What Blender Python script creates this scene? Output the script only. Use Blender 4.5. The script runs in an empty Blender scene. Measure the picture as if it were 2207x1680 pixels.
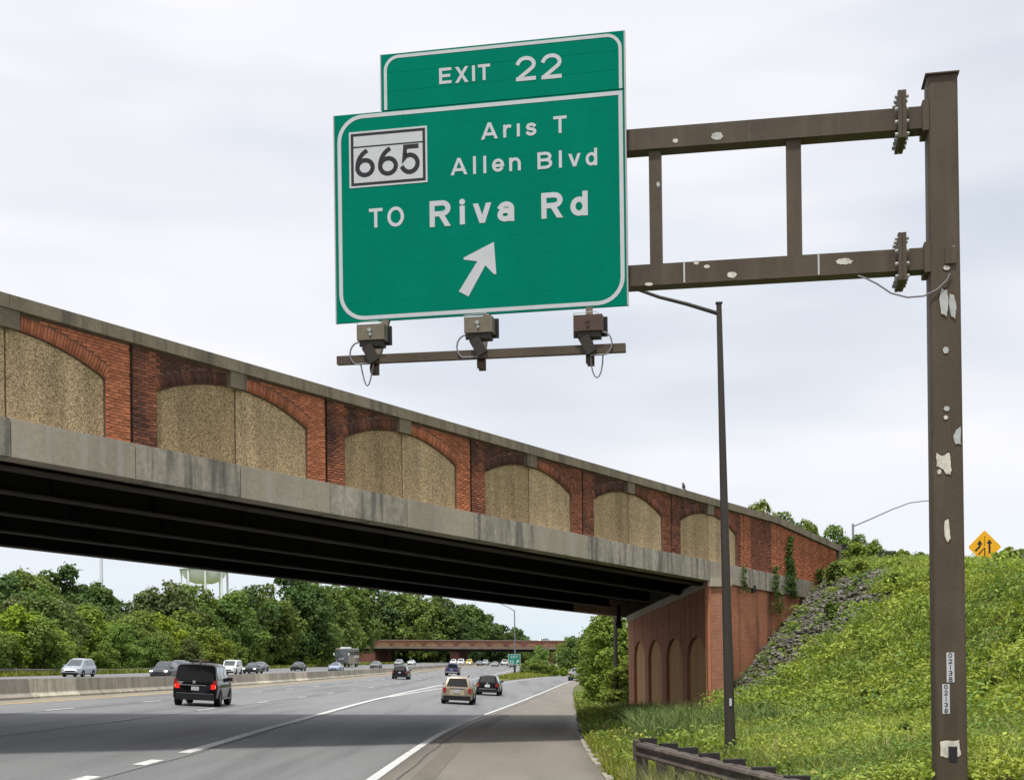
import bpy, bmesh, math, random
import numpy as np
from mathutils import Vector, Matrix

random.seed(7); RNG = np.random.default_rng(7)
SC = bpy.context.scene
COL = SC.collection
R_ = math.radians

# ------------------------------------------------------------------ survey
# photogrammetry of the photograph: focal length, principal point, horizon and camera height
# (measured on a 2207 px wide copy). Used only to find real positions in metres.
F = 2900.; CX = 1103.; CY = 1415.; TH = .013; H = 2.13; IW = 2207.; IH = 1680.

# ------------------------------------------------------------------ camera
cam = bpy.data.cameras.new('camera'); camo = bpy.data.objects.new('camera', cam); COL.objects.link(camo)
cam.sensor_fit = 'HORIZONTAL'; cam.sensor_width = 36; cam.lens = 36 * F / IW
cam.shift_x = 0.0; cam.shift_y = (CY - IH / 2) / IW
cam.clip_start = .1; cam.clip_end = 6000
camo.matrix_world = Matrix.Translation((0, 0, H)) @ Matrix.Rotation(math.pi / 2, 4, 'X') @ Matrix.Rotation(-TH, 4, 'Z')
SC.camera = camo
SC.render.resolution_x = 1024; SC.render.resolution_y = 779

# ------------------------------------------------------------------ sky and sun
SUN_EL = 69.; SUN_AZ = 200.          # azimuth clockwise from +Y (the driving direction): sun high, behind and to the left
w = bpy.data.worlds.new('World'); SC.world = w; w.use_nodes = True
nt = w.node_tree; nt.nodes.clear()
def N(t, tree=None, **k):
    n = (tree or nt).nodes.new(t)
    for a, b in k.items(): setattr(n, a, b)
    return n
out = N('ShaderNodeOutputWorld'); bg = N('ShaderNodeBackground'); nt.links.new(bg.outputs[0], out.inputs[0])
sky = N('ShaderNodeTexSky', sky_type='NISHITA', sun_disc=False)
sky.sun_elevation = R_(SUN_EL); sky.sun_rotation = R_(SUN_AZ); sky.altitude = 20; sky.air_density = 1.2; sky.dust_density = 1.5
tc = N('ShaderNodeTexCoord'); mp = N('ShaderNodeMapping'); mp.inputs['Scale'].default_value = (1.0, 1.0, 4.2)
mp.inputs['Location'].default_value = (.2, 6.1, 3.3)
nt.links.new(tc.outputs['Generated'], mp.inputs[0])
n1 = N('ShaderNodeTexNoise'); n1.inputs['Scale'].default_value = 2.1; n1.inputs['Detail'].default_value = 3; n1.inputs['Roughness'].default_value = .5
nt.links.new(mp.outputs[0], n1.inputs['Vector'])
n2 = N('ShaderNodeTexNoise'); n2.inputs['Scale'].default_value = 1.7; n2.inputs['Detail'].default_value = 3
mp2 = N('ShaderNodeMapping'); mp2.inputs['Scale'].default_value = (1., 1., 3.); mp2.inputs['Location'].default_value = (3.3, 7.6, 5.1)
nt.links.new(tc.outputs['Generated'], mp2.inputs[0]); nt.links.new(mp2.outputs[0], n2.inputs['Vector'])
r1 = N('ShaderNodeValToRGB'); r1.color_ramp.elements[0].position = .30; r1.color_ramp.elements[1].position = .50
r1.color_ramp.elements[0].color = (.40, .40, .40, 1); r1.color_ramp.elements[1].color = (1, 1, 1, 1)
nt.links.new(n1.outputs[0], r1.inputs[0])
r2 = N('ShaderNodeValToRGB'); r2.color_ramp.elements[0].position = .36; r2.color_ramp.elements[1].position = .62
r2.color_ramp.elements[0].color = (.69, .71, .77, 1); r2.color_ramp.elements[1].color = (.84, .84, .875, 1)
nt.links.new(n2.outputs[0], r2.inputs[0])
sm = N('ShaderNodeMixRGB', blend_type='MULTIPLY'); sm.inputs[0].default_value = 1; sm.inputs[2].default_value = (.085, .085, .085, 1)
nt.links.new(sky.outputs[0], sm.inputs[1])
# thin high cloud whitens the blue between the cloud banks
sv = N('ShaderNodeMixRGB'); sv.inputs[0].default_value = .50; sv.inputs[2].default_value = (.72, .78, .86, 1)
nt.links.new(sm.outputs[0], sv.inputs[1])
mx = N('ShaderNodeMixRGB'); nt.links.new(r1.outputs[0], mx.inputs[0]); nt.links.new(sv.outputs[0], mx.inputs[1]); nt.links.new(r2.outputs[0], mx.inputs[2])
# a clearer pale blue belt all round the horizon
sx_ = N('ShaderNodeSeparateXYZ'); nt.links.new(tc.outputs['Generated'], sx_.inputs[0])
hm = N('ShaderNodeMapRange'); hm.inputs[1].default_value = .0; hm.inputs[2].default_value = .13; hm.inputs[3].default_value = .75; hm.inputs[4].default_value = 0.; nt.links.new(sx_.outputs[2], hm.inputs[0])
hx = N('ShaderNodeMixRGB'); hx.inputs[2].default_value = (.62, .735, .815, 1); nt.links.new(hm.outputs[0], hx.inputs[0]); nt.links.new(mx.outputs[0], hx.inputs[1])
nt.links.new(hx.outputs[0], bg.inputs[0]); bg.inputs[1].default_value = 1.0
sl = bpy.data.lights.new('sun', 'SUN'); so = bpy.data.objects.new('sun', sl); COL.objects.link(so)
sl.energy = 3.4; sl.angle = R_(6.5); sl.color = (1, .96, .88)
_d = Vector((math.sin(R_(SUN_AZ)) * math.cos(R_(SUN_EL)), math.cos(R_(SUN_AZ)) * math.cos(R_(SUN_EL)), math.sin(R_(SUN_EL))))
so.rotation_euler = _d.to_track_quat('Z', 'Y').to_euler(); so.location = (-30, -40, 80)
SC.view_settings.view_transform = 'Standard'; SC.view_settings.look = 'None'
SC.view_settings.exposure = 0.24; SC.view_settings.gamma = 1
SC.render.engine = 'CYCLES'

# ------------------------------------------------------------------ survey functions
def ab(x, y):
    ix = x - CX; iy = CY - y; c, s = math.cos(TH), math.sin(TH)
    return (ix * c + iy * s) / F, (-ix * s + iy * c) / F
def at(x, y, Y):
    a, b = ab(x, y); return Vector((a * Y, Y, H + b * Y))
def sst(a, b, t):
    t = min(1, max(0, (t - a) / (b - a))); return t * t * (3 - 2 * t)
def interp(pts, t):
    if t <= pts[0][0]: return pts[0][1]
    for (a, p), (b, q) in zip(pts, pts[1:]):
        if t <= b: return p + (q - p) * (t - a) / (b - a)
    (a, p), (b, q) = pts[-2:]
    return q + (q - p) * (t - b) / (b - a)
def curve(pts):
    """smooth interpolation (Catmull-Rom) through (t, v) points"""
    def f(t):
        n = len(pts)
        if t <= pts[0][0] or t >= pts[-1][0]: return interp(pts, t)
        for i in range(n - 1):
            if t <= pts[i + 1][0]: break
        p0 = pts[max(i - 1, 0)]; p1 = pts[i]; p2 = pts[i + 1]; p3 = pts[min(i + 2, n - 1)]
        h = p2[0] - p1[0]; u = (t - p1[0]) / h
        m1 = (p2[1] - p0[1]) / (p2[0] - p0[0]) * h; m2 = (p3[1] - p1[1]) / (p3[0] - p1[0]) * h
        return (2*u**3 - 3*u*u + 1) * p1[1] + (u**3 - 2*u*u + u) * m1 + (-2*u**3 + 3*u*u) * p2[1] + (u**3 - u*u) * m2
    return f
def D(Y): return .0001 * max(0, Y - 60) ** 2                  # the highway bends right
def zr(X, Y):                                                  # banked, sagging road surface
    u = X - D(Y); g = -1.5 * math.tanh(.012 * Y / 1.5)
    if u < -20.4: b = .0638 * 20.4 + .03 * (-20.4 - max(u, -47))
    else:
        b = -.0638 * u
        if u > -8:
            k = sst(100, 170, Y); b = (1 - k) * b + k * .51
    return g + b
def gr(x, y):
    a, b = ab(x, y); Y = 8.
    while Y < 560:
        if H + b * Y < zr(a * Y, Y): break
        Y += .05 if Y < 100 else .2
    return Vector((a * Y, Y, zr(a * Y, Y)))
EDGE = curve([(0, -2.6), (25, -2.53), (44, -2.25), (60, -1.5), (74, -.63), (95, .75), (115, 2.22), (152, 6.2), (190, 12), (240, 21)])
PAVE = curve([(0, 1.9), (27, 1.94), (43, 2.22), (67, 3.16), (90, 4.15), (115, 5.2), (139, 6.4), (152, 8.0), (170, 11.4), (190, 15), (240, 25)])
GORE = curve([(0, -7.15), (27, -7.2), (44, -7.7), (85, -8.3), (134, -7.55), (197, -4.66), (300, -.35), (420, 7)])
RAMP = curve([(85, -8.3), (126, -6.2), (149, -1.6), (180, 2.6), (211, 8.5), (240, 14)])
def toe(Y): return 7.6 + .17 * max(0, 52 - max(Y, 28))
def vnoise(x, y, s=1., seed=0):
    return (math.sin(x * .9 * s + 1.3 * seed + 1.7 * math.sin(y * .6 * s + seed)) + math.sin(y * 1.1 * s + 2.1 * seed + 1.3 * math.sin(x * .7 * s)) + .6 * math.sin((x + y) * 1.9 * s + seed)) / 2.6
def hz(X, Y):                                                  # verge and embankment right of the ramp
    r = PAVE(Y); e = max(0, X - r)
    base = zr(r, Y) - .02 + .10 * min(e, 8)
    d = X - toe(Y); sp = math.log1p(math.exp(min(20, d * 2.2))) / 2.2 * .84
    zc = 6.25 - .09 * max(0, 62 - Y) - max(0, Y - 75) * .05 - .06 * max(0, X - 17)
    z = base + sp + (.16 * vnoise(X, Y, .9, 3) + .10 * vnoise(X, Y, 2.1, 5)) * sst(0, 2, d)
    k = .35
    return -k * math.log(math.exp(-min(z, 30) / k) + math.exp(-zc / k)) if z < 14 else zc
def lz(X, Y):                                                  # wooded ground left of the oncoming lanes
    e = max(0, -46 - (X - D(Y)))
    return zr(D(Y) - 46, Y) - .03 - .25 * math.exp(-((e - 4) / 2.5) ** 2) + .035 * max(0, e - 6)

# ------------------------------------------------------------------ materials
MATS = {}
def mat(name, col, rough=.7, metal=0., spec=.3, var=0., vscale=3., vmap=(1, 1, 1), bump=0., bscale=40., var2=0., v2scale=30., stain=None,
        emit=None, estr=0., attr=None, objcol=False, island=0., coat=0., trans=0., alpha=None, tint=None):
    if name in MATS: return MATS[name]
    m = bpy.data.materials.new(name); m.use_nodes = True; t = m.node_tree; L = t.links
    p = t.nodes['Principled BSDF']; o = t.nodes['Material Output']
    p.inputs['Roughness'].default_value = rough; p.inputs['Metallic'].default_value = metal
    p.inputs['Specular IOR Level'].default_value = spec; p.inputs['Coat Weight'].default_value = coat; p.inputs['Coat Roughness'].default_value = .06
    tcn = N('ShaderNodeTexCoord', t)
    cur = N('ShaderNodeRGB', t); cur.outputs[0].default_value = (*col, 1); cur = cur.outputs[0]
    def mul(c, fac_socket=None, color=None, blend='MULTIPLY', f=1.):
        n = N('ShaderNodeMixRGB', t, blend_type=blend); n.inputs[0].default_value = f
        L.new(c, n.inputs[1])
        if fac_socket is not None: L.new(fac_socket, n.inputs[2])
        else: n.inputs[2].default_value = (*color, 1)
        return n.outputs[0]
    if attr:
        a = N('ShaderNodeAttribute', t, attribute_name=attr); cur = mul(cur, a.outputs['Color'])
    if objcol:
        oi = N('ShaderNodeObjectInfo', t); cur = mul(cur, oi.outputs['Color'])
    def noise(scale, mapping, lo, hi, detail=5):
        mpn = N('ShaderNodeMapping', t); mpn.inputs['Scale'].default_value = mapping; L.new(tcn.outputs['Object'], mpn.inputs[0])
        n = N('ShaderNodeTexNoise', t); n.inputs['Scale'].default_value = scale; n.inputs['Detail'].default_value = detail; n.inputs['Roughness'].default_value = .6
        L.new(mpn.outputs[0], n.inputs['Vector'])
        r = N('ShaderNodeMapRange', t); r.inputs[1].default_value = .3; r.inputs[2].default_value = .7; r.inputs[3].default_value = lo; r.inputs[4].default_value = hi
        L.new(n.outputs[0], r.inputs[0]); return r.outputs[0]
    if var: cur = mul(cur, noise(vscale, vmap, 1 - var, 1 + var))
    if var2: cur = mul(cur, noise(v2scale, (1, 1, 1), 1 - var2, 1 + var2, 3))
    if island:
        g = N('ShaderNodeNewGeometry', t); r = N('ShaderNodeMapRange', t); r.inputs[3].default_value = 1 - island; r.inputs[4].default_value = 1 + island
        L.new(g.outputs['Random Per Island'], r.inputs[0]); cur = mul(cur, r.outputs[0])
    if stain:
        scol, sscale, smap, lo, hi, amt = stain
        f = noise(sscale, smap, 0, 1); rr = N('ShaderNodeMapRange', t); rr.inputs[1].default_value = lo; rr.inputs[2].default_value = hi; rr.inputs[4].default_value = amt
        L.new(f, rr.inputs[0]); n = N('ShaderNodeMixRGB', t); L.new(rr.outputs[0], n.inputs[0]); L.new(cur, n.inputs[1]); n.inputs[2].default_value = (*scol, 1); cur = n.outputs[0]
    L.new(cur, p.inputs['Base Color'])
    if bump:
        n = N('ShaderNodeTexNoise', t); n.inputs['Scale'].default_value = bscale; n.inputs['Detail'].default_value = 4; L.new(tcn.outputs['Object'], n.inputs['Vector'])
        b = N('ShaderNodeBump', t); b.inputs['Strength'].default_value = bump; b.inputs['Distance'].default_value = .02; L.new(n.outputs[0], b.inputs['Height']); L.new(b.outputs[0], p.inputs['Normal'])
    if emit: p.inputs['Emission Color'].default_value = (*emit, 1); p.inputs['Emission Strength'].default_value = estr
    if trans:
        tr = N('ShaderNodeBsdfTranslucent', t); mxs = N('ShaderNodeMixShader', t); mxs.inputs[0].default_value = trans
        c2 = mul(cur, None, (1.15, 1.25, .6)); L.new(c2, tr.inputs[0]); L.new(p.outputs[0], mxs.inputs[1]); L.new(tr.outputs[0], mxs.inputs[2]); L.new(mxs.outputs[0], o.inputs[0])
    MATS[name] = m; return m

M_ASPH = mat('asphalt', (.185, .188, .192), .62, spec=.45, var=.10, vscale=.10, vmap=(2.5, .25, 1), var2=.24, v2scale=24, bump=.5, bscale=60, stain=((.10, .10, .102), .35, (2.2, .10, 1), .42, .9, .62))
M_SHLD = mat('shoulder_asphalt', (.200, .180, .152), .7, spec=.4, var=.10, vscale=.35, vmap=(1.5, .4, 1), var2=.22, v2scale=22, bump=.5, bscale=60, stain=((.15, .135, .115), .5, (1.6, .2, 1), .5, .9, .6))
M_LSH = mat('dusty_shoulder', (.25, .225, .175), .92, var=.12, vscale=.4, var2=.12, v2scale=9)
M_WPAINT = mat('white_road_paint', (.62, .62, .60), .7, var=.10, vscale=2, stain=((.22, .22, .22), 7., (1, 1, 1), .62, .85, .8))
M_YPAINT = mat('yellow_road_paint', (.62, .43, .17), .7, var=.15, vscale=1.5, stain=((.3, .27, .2), 5., (1, 1, 1), .5, .85, .8))
M_TAR = mat('tar_seal', (.05, .05, .052), .8)
M_CONC = mat('parapet_concrete', (.185, .155, .110), .9, var=.20, vscale=1.1, vmap=(1, 1, .18), var2=.12, v2scale=14, bump=.2, bscale=30, stain=((.07, .066, .055), 2.6, (1.4, 1.4, .10), .5, .9, .7))
M_FASC = mat('fascia_concrete', (.36, .318, .25), .9, var=.16, vscale=.8, vmap=(1, 1, .25), var2=.10, v2scale=10, bump=.2, bscale=30, stain=((.40, .385, .35), 1.9, (1.6, 1.6, .16), .55, .9, .6))
M_FASC2 = mat('stained_fascia_concrete', (.345, .315, .258), .9, var=.30, vscale=1.8, vmap=(1, 1, .22), var2=.2, v2scale=7, bump=.25, bscale=25, stain=((.10, .097, .085), 2.2, (1.5, 1.5, .12), .45, .85, .75))
M_BARR = mat('barrier_concrete', (.40, .365, .305), .9, var=.20, vscale=.7, vmap=(1, 1, .4), var2=.15, v2scale=6, bump=.2, bscale=20, objcol=True, stain=((.17, .15, .12), 1.1, (1.2, 1.2, .25), .55, .95, .6))
M_MORT = mat('mortar', (.17, .10, .072), .95, var=.15, vscale=4)
M_BRK = mat('brick_single', (1, 1, 1), .95, spec=.03, objcol=True, var=.16, vscale=9)
M_BRKM = mat('brick_many', (1, 1, 1), .95, spec=.03, attr='Col', var=.16, vscale=9)
M_JOINT = mat('joint_filler', (.035, .028, .024), .95)
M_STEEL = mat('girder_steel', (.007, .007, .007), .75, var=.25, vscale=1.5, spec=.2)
M_FLANGE = mat('rusted_flange', (.055, .042, .033), .85, var=.25, vscale=2)
M_BROWN = mat('brown_steel_paint', (.074, .055, .039), .62, var=.18, vscale=1.2, var2=.10, v2scale=25, spec=.3, stain=((.115, .085, .062), 1.8, (2.2, 2.2, .22), .5, .92, .45))
M_DKPOLE = mat('dark_bronze_pole', (.042, .034, .030), .6, var=.15, vscale=2, vmap=(1, 1, .2), spec=.35)
M_GALV = mat('bare_galvanised_patch', (.40, .41, .41), .7, var=.25, vscale=6)
M_RUSTY = mat('rust_rim', (.085, .042, .024), .9, var=.3, vscale=12)
M_PRIMER = mat('pale_primer_patch', (.55, .53, .47), .8, var=.3, vscale=9)
M_GREEN = mat('sign_green', (.001, .172, .113), .95, spec=.03, var=.07, vscale=1.2, vmap=(1, 1, .5), var2=.03, v2scale=14)
M_SWHITE = mat('sign_white', (.50, .51, .54), .9, spec=.05, var=.04, vscale=4)
M_SBLACK = mat('sign_black', (.022, .02, .026), .75)
M_ALU = mat('sign_aluminium', (.40, .39, .40), .5, metal=.3)
M_YSIGN = mat('sign_yellow', (.80, .40, .012), .5)
M_LAMPB = mat('luminaire_tan', (.15, .13, .098), .6, var=.15, vscale=8)
M_LAMPR = mat('luminaire_brown', (.075, .045, .036), .6, var=.15, vscale=8)
M_CABLE = mat('grey_cable', (.20, .19, .21), .6)
M_GRASS = mat('verge_grass', (.135, .165, .036), .95, var=.30, vscale=.9, var2=.3, v2scale=8, bump=.6, bscale=14, stain=((.16, .145, .05), .5, (1, 1, 1), .55, .9, .6))
M_SOIL = mat('hill_soil', (.095, .110, .032), .95, var=.4, vscale=1.2, var2=.3, v2scale=9, bump=.6, bscale=9, stain=((.20, .155, .095), .5, (1, 1, 1), .5, .8, .8))
M_LEAF = {}
for nm, c in dict(a=(.170, .240, .062), b=(.135, .205, .060), c=(.210, .275, .058), d=(.108, .172, .062), e=(.260, .340, .046), f=(.155, .195, .082)).items():
    M_LEAF[nm] = mat('foliage_' + nm, c, .8, spec=.15, island=.30, trans=.3, objcol=True)
M_WEED = mat('weed_leaf', (1, 1, 1), .75, spec=.15, attr='Col', trans=.28, island=.15)
M_BARK = mat('bark', (.07, .055, .042), .95, var=.3, vscale=6, bump=.5, bscale=20)
M_STONE = mat('riprap_stone', (.150, .143, .126), .95, var=.2, vscale=5, bump=.5, bscale=12, objcol=True, island=.25)
M_RUSTRAIL = mat('weathered_rail_steel', (.085, .070, .058), .7, var=.25, vscale=3, vmap=(1, 1, 3), spec=.3, stain=((.20, .17, .14), 3., (1, 1, 1), .55, .9, .5))
M_TIMBER = mat('creosoted_block', (.030, .025, .026), .85, var=.25, vscale=5)
M_GREYPOST = mat('weathered_post', (.15, .135, .11), .9, var=.25, vscale=6, vmap=(1, 1, .3))
M_TYRE = mat('tyre_rubber', (.014, .014, .015), .85)
M_RIM = mat('alloy_rim', (.32, .32, .33), .35, metal=.8)
M_GLASS = mat('tinted_car_glass', (.008, .009, .010), .12, spec=.22, coat=.0)
M_GLASS2 = mat('pale_car_glass', (.055, .07, .075), .05, spec=.9, coat=.6)
M_TRIM = mat('black_plastic_trim', (.013, .013, .014), .55)
M_CHROME = mat('chrome_trim', (.5, .5, .5), .25, metal=.9)
M_PLATE = mat('licence_plate', (.42, .42, .44), .6, var=.25, vscale=25)
M_TAILON = mat('lit_tail_lamp', (.35, .01, .008), .3, emit=(1, .015, .01), estr=.75)
M_TAIL = mat('tail_lamp', (.30, .008, .008), .25, spec=.5)
M_HEAD = mat('head_lamp', (.32, .33, .34), .2, spec=.6)
M_HEADON = mat('lit_head_lamp', (.8, .8, .75), .2, emit=(1, .97, .85), estr=3.)
M_AMBER = mat('amber_marker', (.5, .25, .08), .4)
M_LITTER = mat('white_litter', (.62, .62, .60), .7)
M_TOWER = mat('water_tower_paint', (.74, .79, .82), .7, var=.05, vscale=.2, stain=((.36, .35, .30), .22, (1, 1, .10), .5, .95, .4))
M_TERRA = mat('terracotta_paving', (.36, .16, .10), .9, var=.2, vscale=3, bump=.2)

def brick_tex(name, c1, c2, mortar, stain_amt=.5):
    m = bpy.data.materials.new(name); m.use_nodes = True; t = m.node_tree; L = t.links; p = t.nodes['Principled BSDF']
    p.inputs['Roughness'].default_value = .92; p.inputs['Specular IOR Level'].default_value = .2
    uv = N('ShaderNodeUVMap', t, uv_map='metres'); b = N('ShaderNodeTexBrick', t)
    b.inputs['Scale'].default_value = 1; b.inputs['Brick Width'].default_value = .213; b.inputs['Row Height'].default_value = .0677; b.inputs['Mortar Size'].default_value = .0065
    b.inputs['Mortar Smooth'].default_value = .2; b.inputs['Bias'].default_value = 0
    b.inputs['Color1'].default_value = (*c1, 1); b.inputs['Color2'].default_value = (*c2, 1); b.inputs['Mortar'].default_value = (*mortar, 1)
    L.new(uv.outputs[0], b.inputs['Vector'])
    mpn = N('ShaderNodeMapping', t); mpn.inputs['Scale'].default_value = (.9, .10, 1); L.new(uv.outputs[0], mpn.inputs[0])
    n = N('ShaderNodeTexNoise', t); n.inputs['Scale'].default_value = 1.6; n.inputs['Detail'].default_value = 5; L.new(mpn.outputs[0], n.inputs['Vector'])
    r = N('ShaderNodeMapRange', t); r.inputs[1].default_value = .48; r.inputs[2].default_value = .68; r.inputs[4].default_value = stain_amt; L.new(n.outputs[0], r.inputs[0])
    x = N('ShaderNodeMixRGB', t); L.new(r.outputs[0], x.inputs[0]); L.new(b.outputs['Color'], x.inputs[1]); x.inputs[2].default_value = (.075, .05, .042, 1)
    L.new(x.outputs[0], p.inputs['Base Color'])
    bp = N('ShaderNodeBump', t); bp.inputs['Strength'].default_value = .6; bp.inputs['Distance'].default_value = .012; bp.invert = True
    L.new(b.outputs['Fac'], bp.inputs['Height']); L.new(bp.outputs[0], p.inputs['Normal'])
    MATS[name] = m; return m
M_BW = brick_tex('wing_wall_brick', (.60, .215, .108), (.47, .165, .088), (.50, .36, .25), .8)
M_BA = brick_tex('abutment_brick', (.42, .17, .10), (.30, .12, .075), (.36, .27, .20), .5)
M_BFAR = mat('distant_brick', (.135, .056, .044), .95, var=.25, vscale=.35, vmap=(1, 1, .3), var2=.12, v2scale=3)
def aggregate(name, col):
    m = bpy.data.materials.new(name); m.use_nodes = True; t = m.node_tree; L = t.links; p = t.nodes['Principled BSDF']; p.inputs['Roughness'].default_value = .95
    tcn = N('ShaderNodeTexCoord', t); v = N('ShaderNodeTexVoronoi', t); v.inputs['Scale'].default_value = 48; L.new(tcn.outputs['Object'], v.inputs['Vector'])
    h = N('ShaderNodeSeparateColor', t); L.new(v.outputs['Color'], h.inputs[0])
    r = N('ShaderNodeValToRGB', t); r.color_ramp.elements[0].color = (col[0] * .48, col[1] * .45, col[2] * .40, 1); r.color_ramp.elements[1].color = (col[0] * 1.6, col[1] * 1.6, col[2] * 1.6, 1)
    r.color_ramp.elements[0].position = .12; r.color_ramp.elements[1].position = 1
    L.new(h.outputs[0], r.inputs[0])
    mpn = N('ShaderNodeMapping', t); mpn.inputs['Scale'].default_value = (1.3, 1.3, .13); L.new(tcn.outputs['Object'], mpn.inputs[0])
    n = N('ShaderNodeTexNoise', t); n.inputs['Scale'].default_value = 1.7; n.inputs['Detail'].default_value = 4; L.new(mpn.outputs[0], n.inputs['Vector'])
    mr = N('ShaderNodeMapRange', t); mr.inputs[1].default_value = .35; mr.inputs[2].default_value = .7; mr.inputs[3].default_value = 1.12; mr.inputs[4].default_value = .72; L.new(n.outputs[0], mr.inputs[0])
    x = N('ShaderNodeMixRGB', t, blend_type='MULTIPLY'); x.inputs[0].default_value = 1; L.new(r.outputs[0], x.inputs[1]); L.new(mr.outputs[0], x.inputs[2]); L.new(x.outputs[0], p.inputs['Base Color'])
    bp = N('ShaderNodeBump', t); bp.inputs['Strength'].default_value = .7; bp.inputs['Distance'].default_value = .012; bp.invert = True; L.new(v.outputs['Distance'], bp.inputs['Height']); L.new(bp.outputs[0], p.inputs['Normal'])
    MATS[name] = m; return m
M_AGG = aggregate('exposed_aggregate', (.465, .350, .205)); M_AGGD = aggregate('stained_aggregate', (.355, .262, .145))
M_AGGP = mat('pier_panel_render', (.44, .265, .125), .95, var=.12, vscale=1.5, vmap=(1, 1, .2), var2=.15, v2scale=20)

# ------------------------------------------------------------------ mesh helpers
def tag(o, label=None, cat=None, group=None, kind=None):
    if label: o['label'] = label
    if cat: o['category'] = cat
    if group: o['group'] = group
    if kind: o['kind'] = kind
    return o
def link(o, parent=None):
    COL.objects.link(o)
    if parent is not None: o.parent = parent
    return o
def empty(name, loc=(0, 0, 0), rz=0.):
    o = bpy.data.objects.new(name, None); COL.objects.link(o); o.location = loc; o.rotation_euler = (0, 0, rz); o.empty_display_size = .2
    return o
class MB:
    def __init__(s): s.v = []; s.f = []; s.uv = {}
    def add(s, vs, fs):
        b = len(s.v); s.v += [tuple(x) for x in vs]; s.f += [tuple(b + i for i in f) for f in fs]; return s
    def box(s, c, d, M=None):
        x, y, z = d[0] / 2, d[1] / 2, d[2] / 2
        vs = [Vector((sx * x, sy * y, sz * z)) for sz in (-1, 1) for sy in (-1, 1) for sx in (-1, 1)]
        if M is not None: vs = [M @ q for q in vs]
        c = Vector(c); return s.hexa([q + c for q in vs])
    def hexa(s, v):   # order: z-,y-,x-  fastest x
        return s.add(v, [(0, 2, 3, 1), (4, 5, 7, 6), (0, 1, 5, 4), (2, 6, 7, 3), (0, 4, 6, 2), (1, 3, 7, 5)])
    def bar(s, a, b, wd, ht, up=(0, 0, 1), wd2=None, ht2=None):
        a = Vector(a); b = Vector(b); d = (b - a).normalized(); u = Vector(up); r = d.cross(u).normalized(); u = r.cross(d)
        wd2 = wd2 or wd; ht2 = ht2 or ht; vs = []
        for sz in (-1, 1):
            for (p, w_, h_) in ((a, wd, ht), (b, wd2, ht2)):
                for sx in (-1, 1): vs.append(p + r * sx * w_ / 2 + u * sz * h_ / 2)
        return s.hexa(vs)
    def tube(s, path, r, n=8, cap=True):
        path = [Vector(p) for p in path]; rs = r if isinstance(r, (list, tuple)) else [r] * len(path); vs = []; fs = []; prev = None
        for i, p in enumerate(path):
            d = (path[min(i + 1, len(path) - 1)] - path[max(i - 1, 0)]).normalized()
            if prev is None: prev = Vector((1, 0, 0)) if abs(d.x) < .9 else Vector((0, 1, 0))
            u = (prev - d * prev.dot(d)).normalized(); q = d.cross(u); prev = u
            for k in range(n):
                a = 2 * math.pi * k / n; vs.append(p + u * math.cos(a) * rs[i] + q * math.sin(a) * rs[i])
        for i in range(len(path) - 1):
            for k in range(n):
                a = i * n + k; b = i * n + (k + 1) % n; fs.append((a, b, b + n, a + n))
        if cap: fs.append(tuple(range(n))[::-1]); fs.append(tuple(range((len(path) - 1) * n, len(path) * n)))
        return s.add(vs, fs)
    def prism(s, poly, fn, a, b):
        """poly: 2D points; fn(p, q, w) -> world; extruded between w=a and w=b"""
        n = len(poly); vs = [fn(p, q, a) for p, q in poly] + [fn(p, q, b) for p, q in poly]
        fs = [tuple(range(n))[::-1], tuple(range(n, 2 * n))] + [(i, (i + 1) % n, n + (i + 1) % n, n + i) for i in range(n)]
        return s.add(vs, fs)
    def build(s, name, m, parent=None, smooth=None, fixn=False):
        me = bpy.data.meshes.new(name); me.from_pydata(s.v, [], s.f); me.update()
        if fixn:
            bm = bmesh.new(); bm.from_mesh(me); bmesh.ops.recalc_face_normals(bm, faces=bm.faces); bm.to_mesh(me); bm.free()
        if m: me.materials.append(m)
        if smooth is not None:
            me.shade_smooth(); me.set_sharp_from_angle(angle=R_(smooth))
        return link(bpy.data.objects.new(name, me), parent)
def np_mesh(name, V, faces, m, parent=None, col=None, smooth=False):
    V = np.asarray(V, dtype=np.float32).reshape(-1, 3); faces = np.asarray(faces, dtype=np.int32); k = faces.shape[1]
    me = bpy.data.meshes.new(name); me.vertices.add(len(V)); me.vertices.foreach_set('co', V.ravel())
    me.loops.add(faces.size); me.loops.foreach_set('vertex_index', faces.ravel())
    me.polygons.add(len(faces)); me.polygons.foreach_set('loop_start', np.arange(0, faces.size, k, dtype=np.int32)); me.polygons.foreach_set('loop_total', np.full(len(faces), k, dtype=np.int32))
    me.update(calc_edges=True)
    if col is not None:
        a = me.color_attributes.new('Col', 'FLOAT_COLOR', 'POINT'); c = np.ones((len(V), 4), dtype=np.float32); c[:, :3] = col; a.data.foreach_set('color', c.ravel())
    if smooth: me.shade_smooth()
    me.materials.append(m)
    if parent == 'mesh': return me
    return link(bpy.data.objects.new(name, me), parent)
def grid(name, fn, ni, nj, m, parent=None, skirt=0.):
    """fn(i, j) -> xyz over an ni x nj lattice"""
    V = [fn(i, j) for i in range(ni) for j in range(nj)]
    Fc = [(i * nj + j, i * nj + j + 1, (i + 1) * nj + j + 1, (i + 1) * nj + j) for i in range(ni - 1) for j in range(nj - 1)]
    if skirt:
        for j in (0, nj - 1):
            b = len(V)
            for i in range(ni): x, y, z = V[i * nj + j]; V.append((x, y, z - skirt))
            for i in range(ni - 1): Fc.append((i * nj + j, (i + 1) * nj + j, b + i + 1, b + i))
    return np_mesh(name, V, Fc, m, parent, smooth=False)
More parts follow.
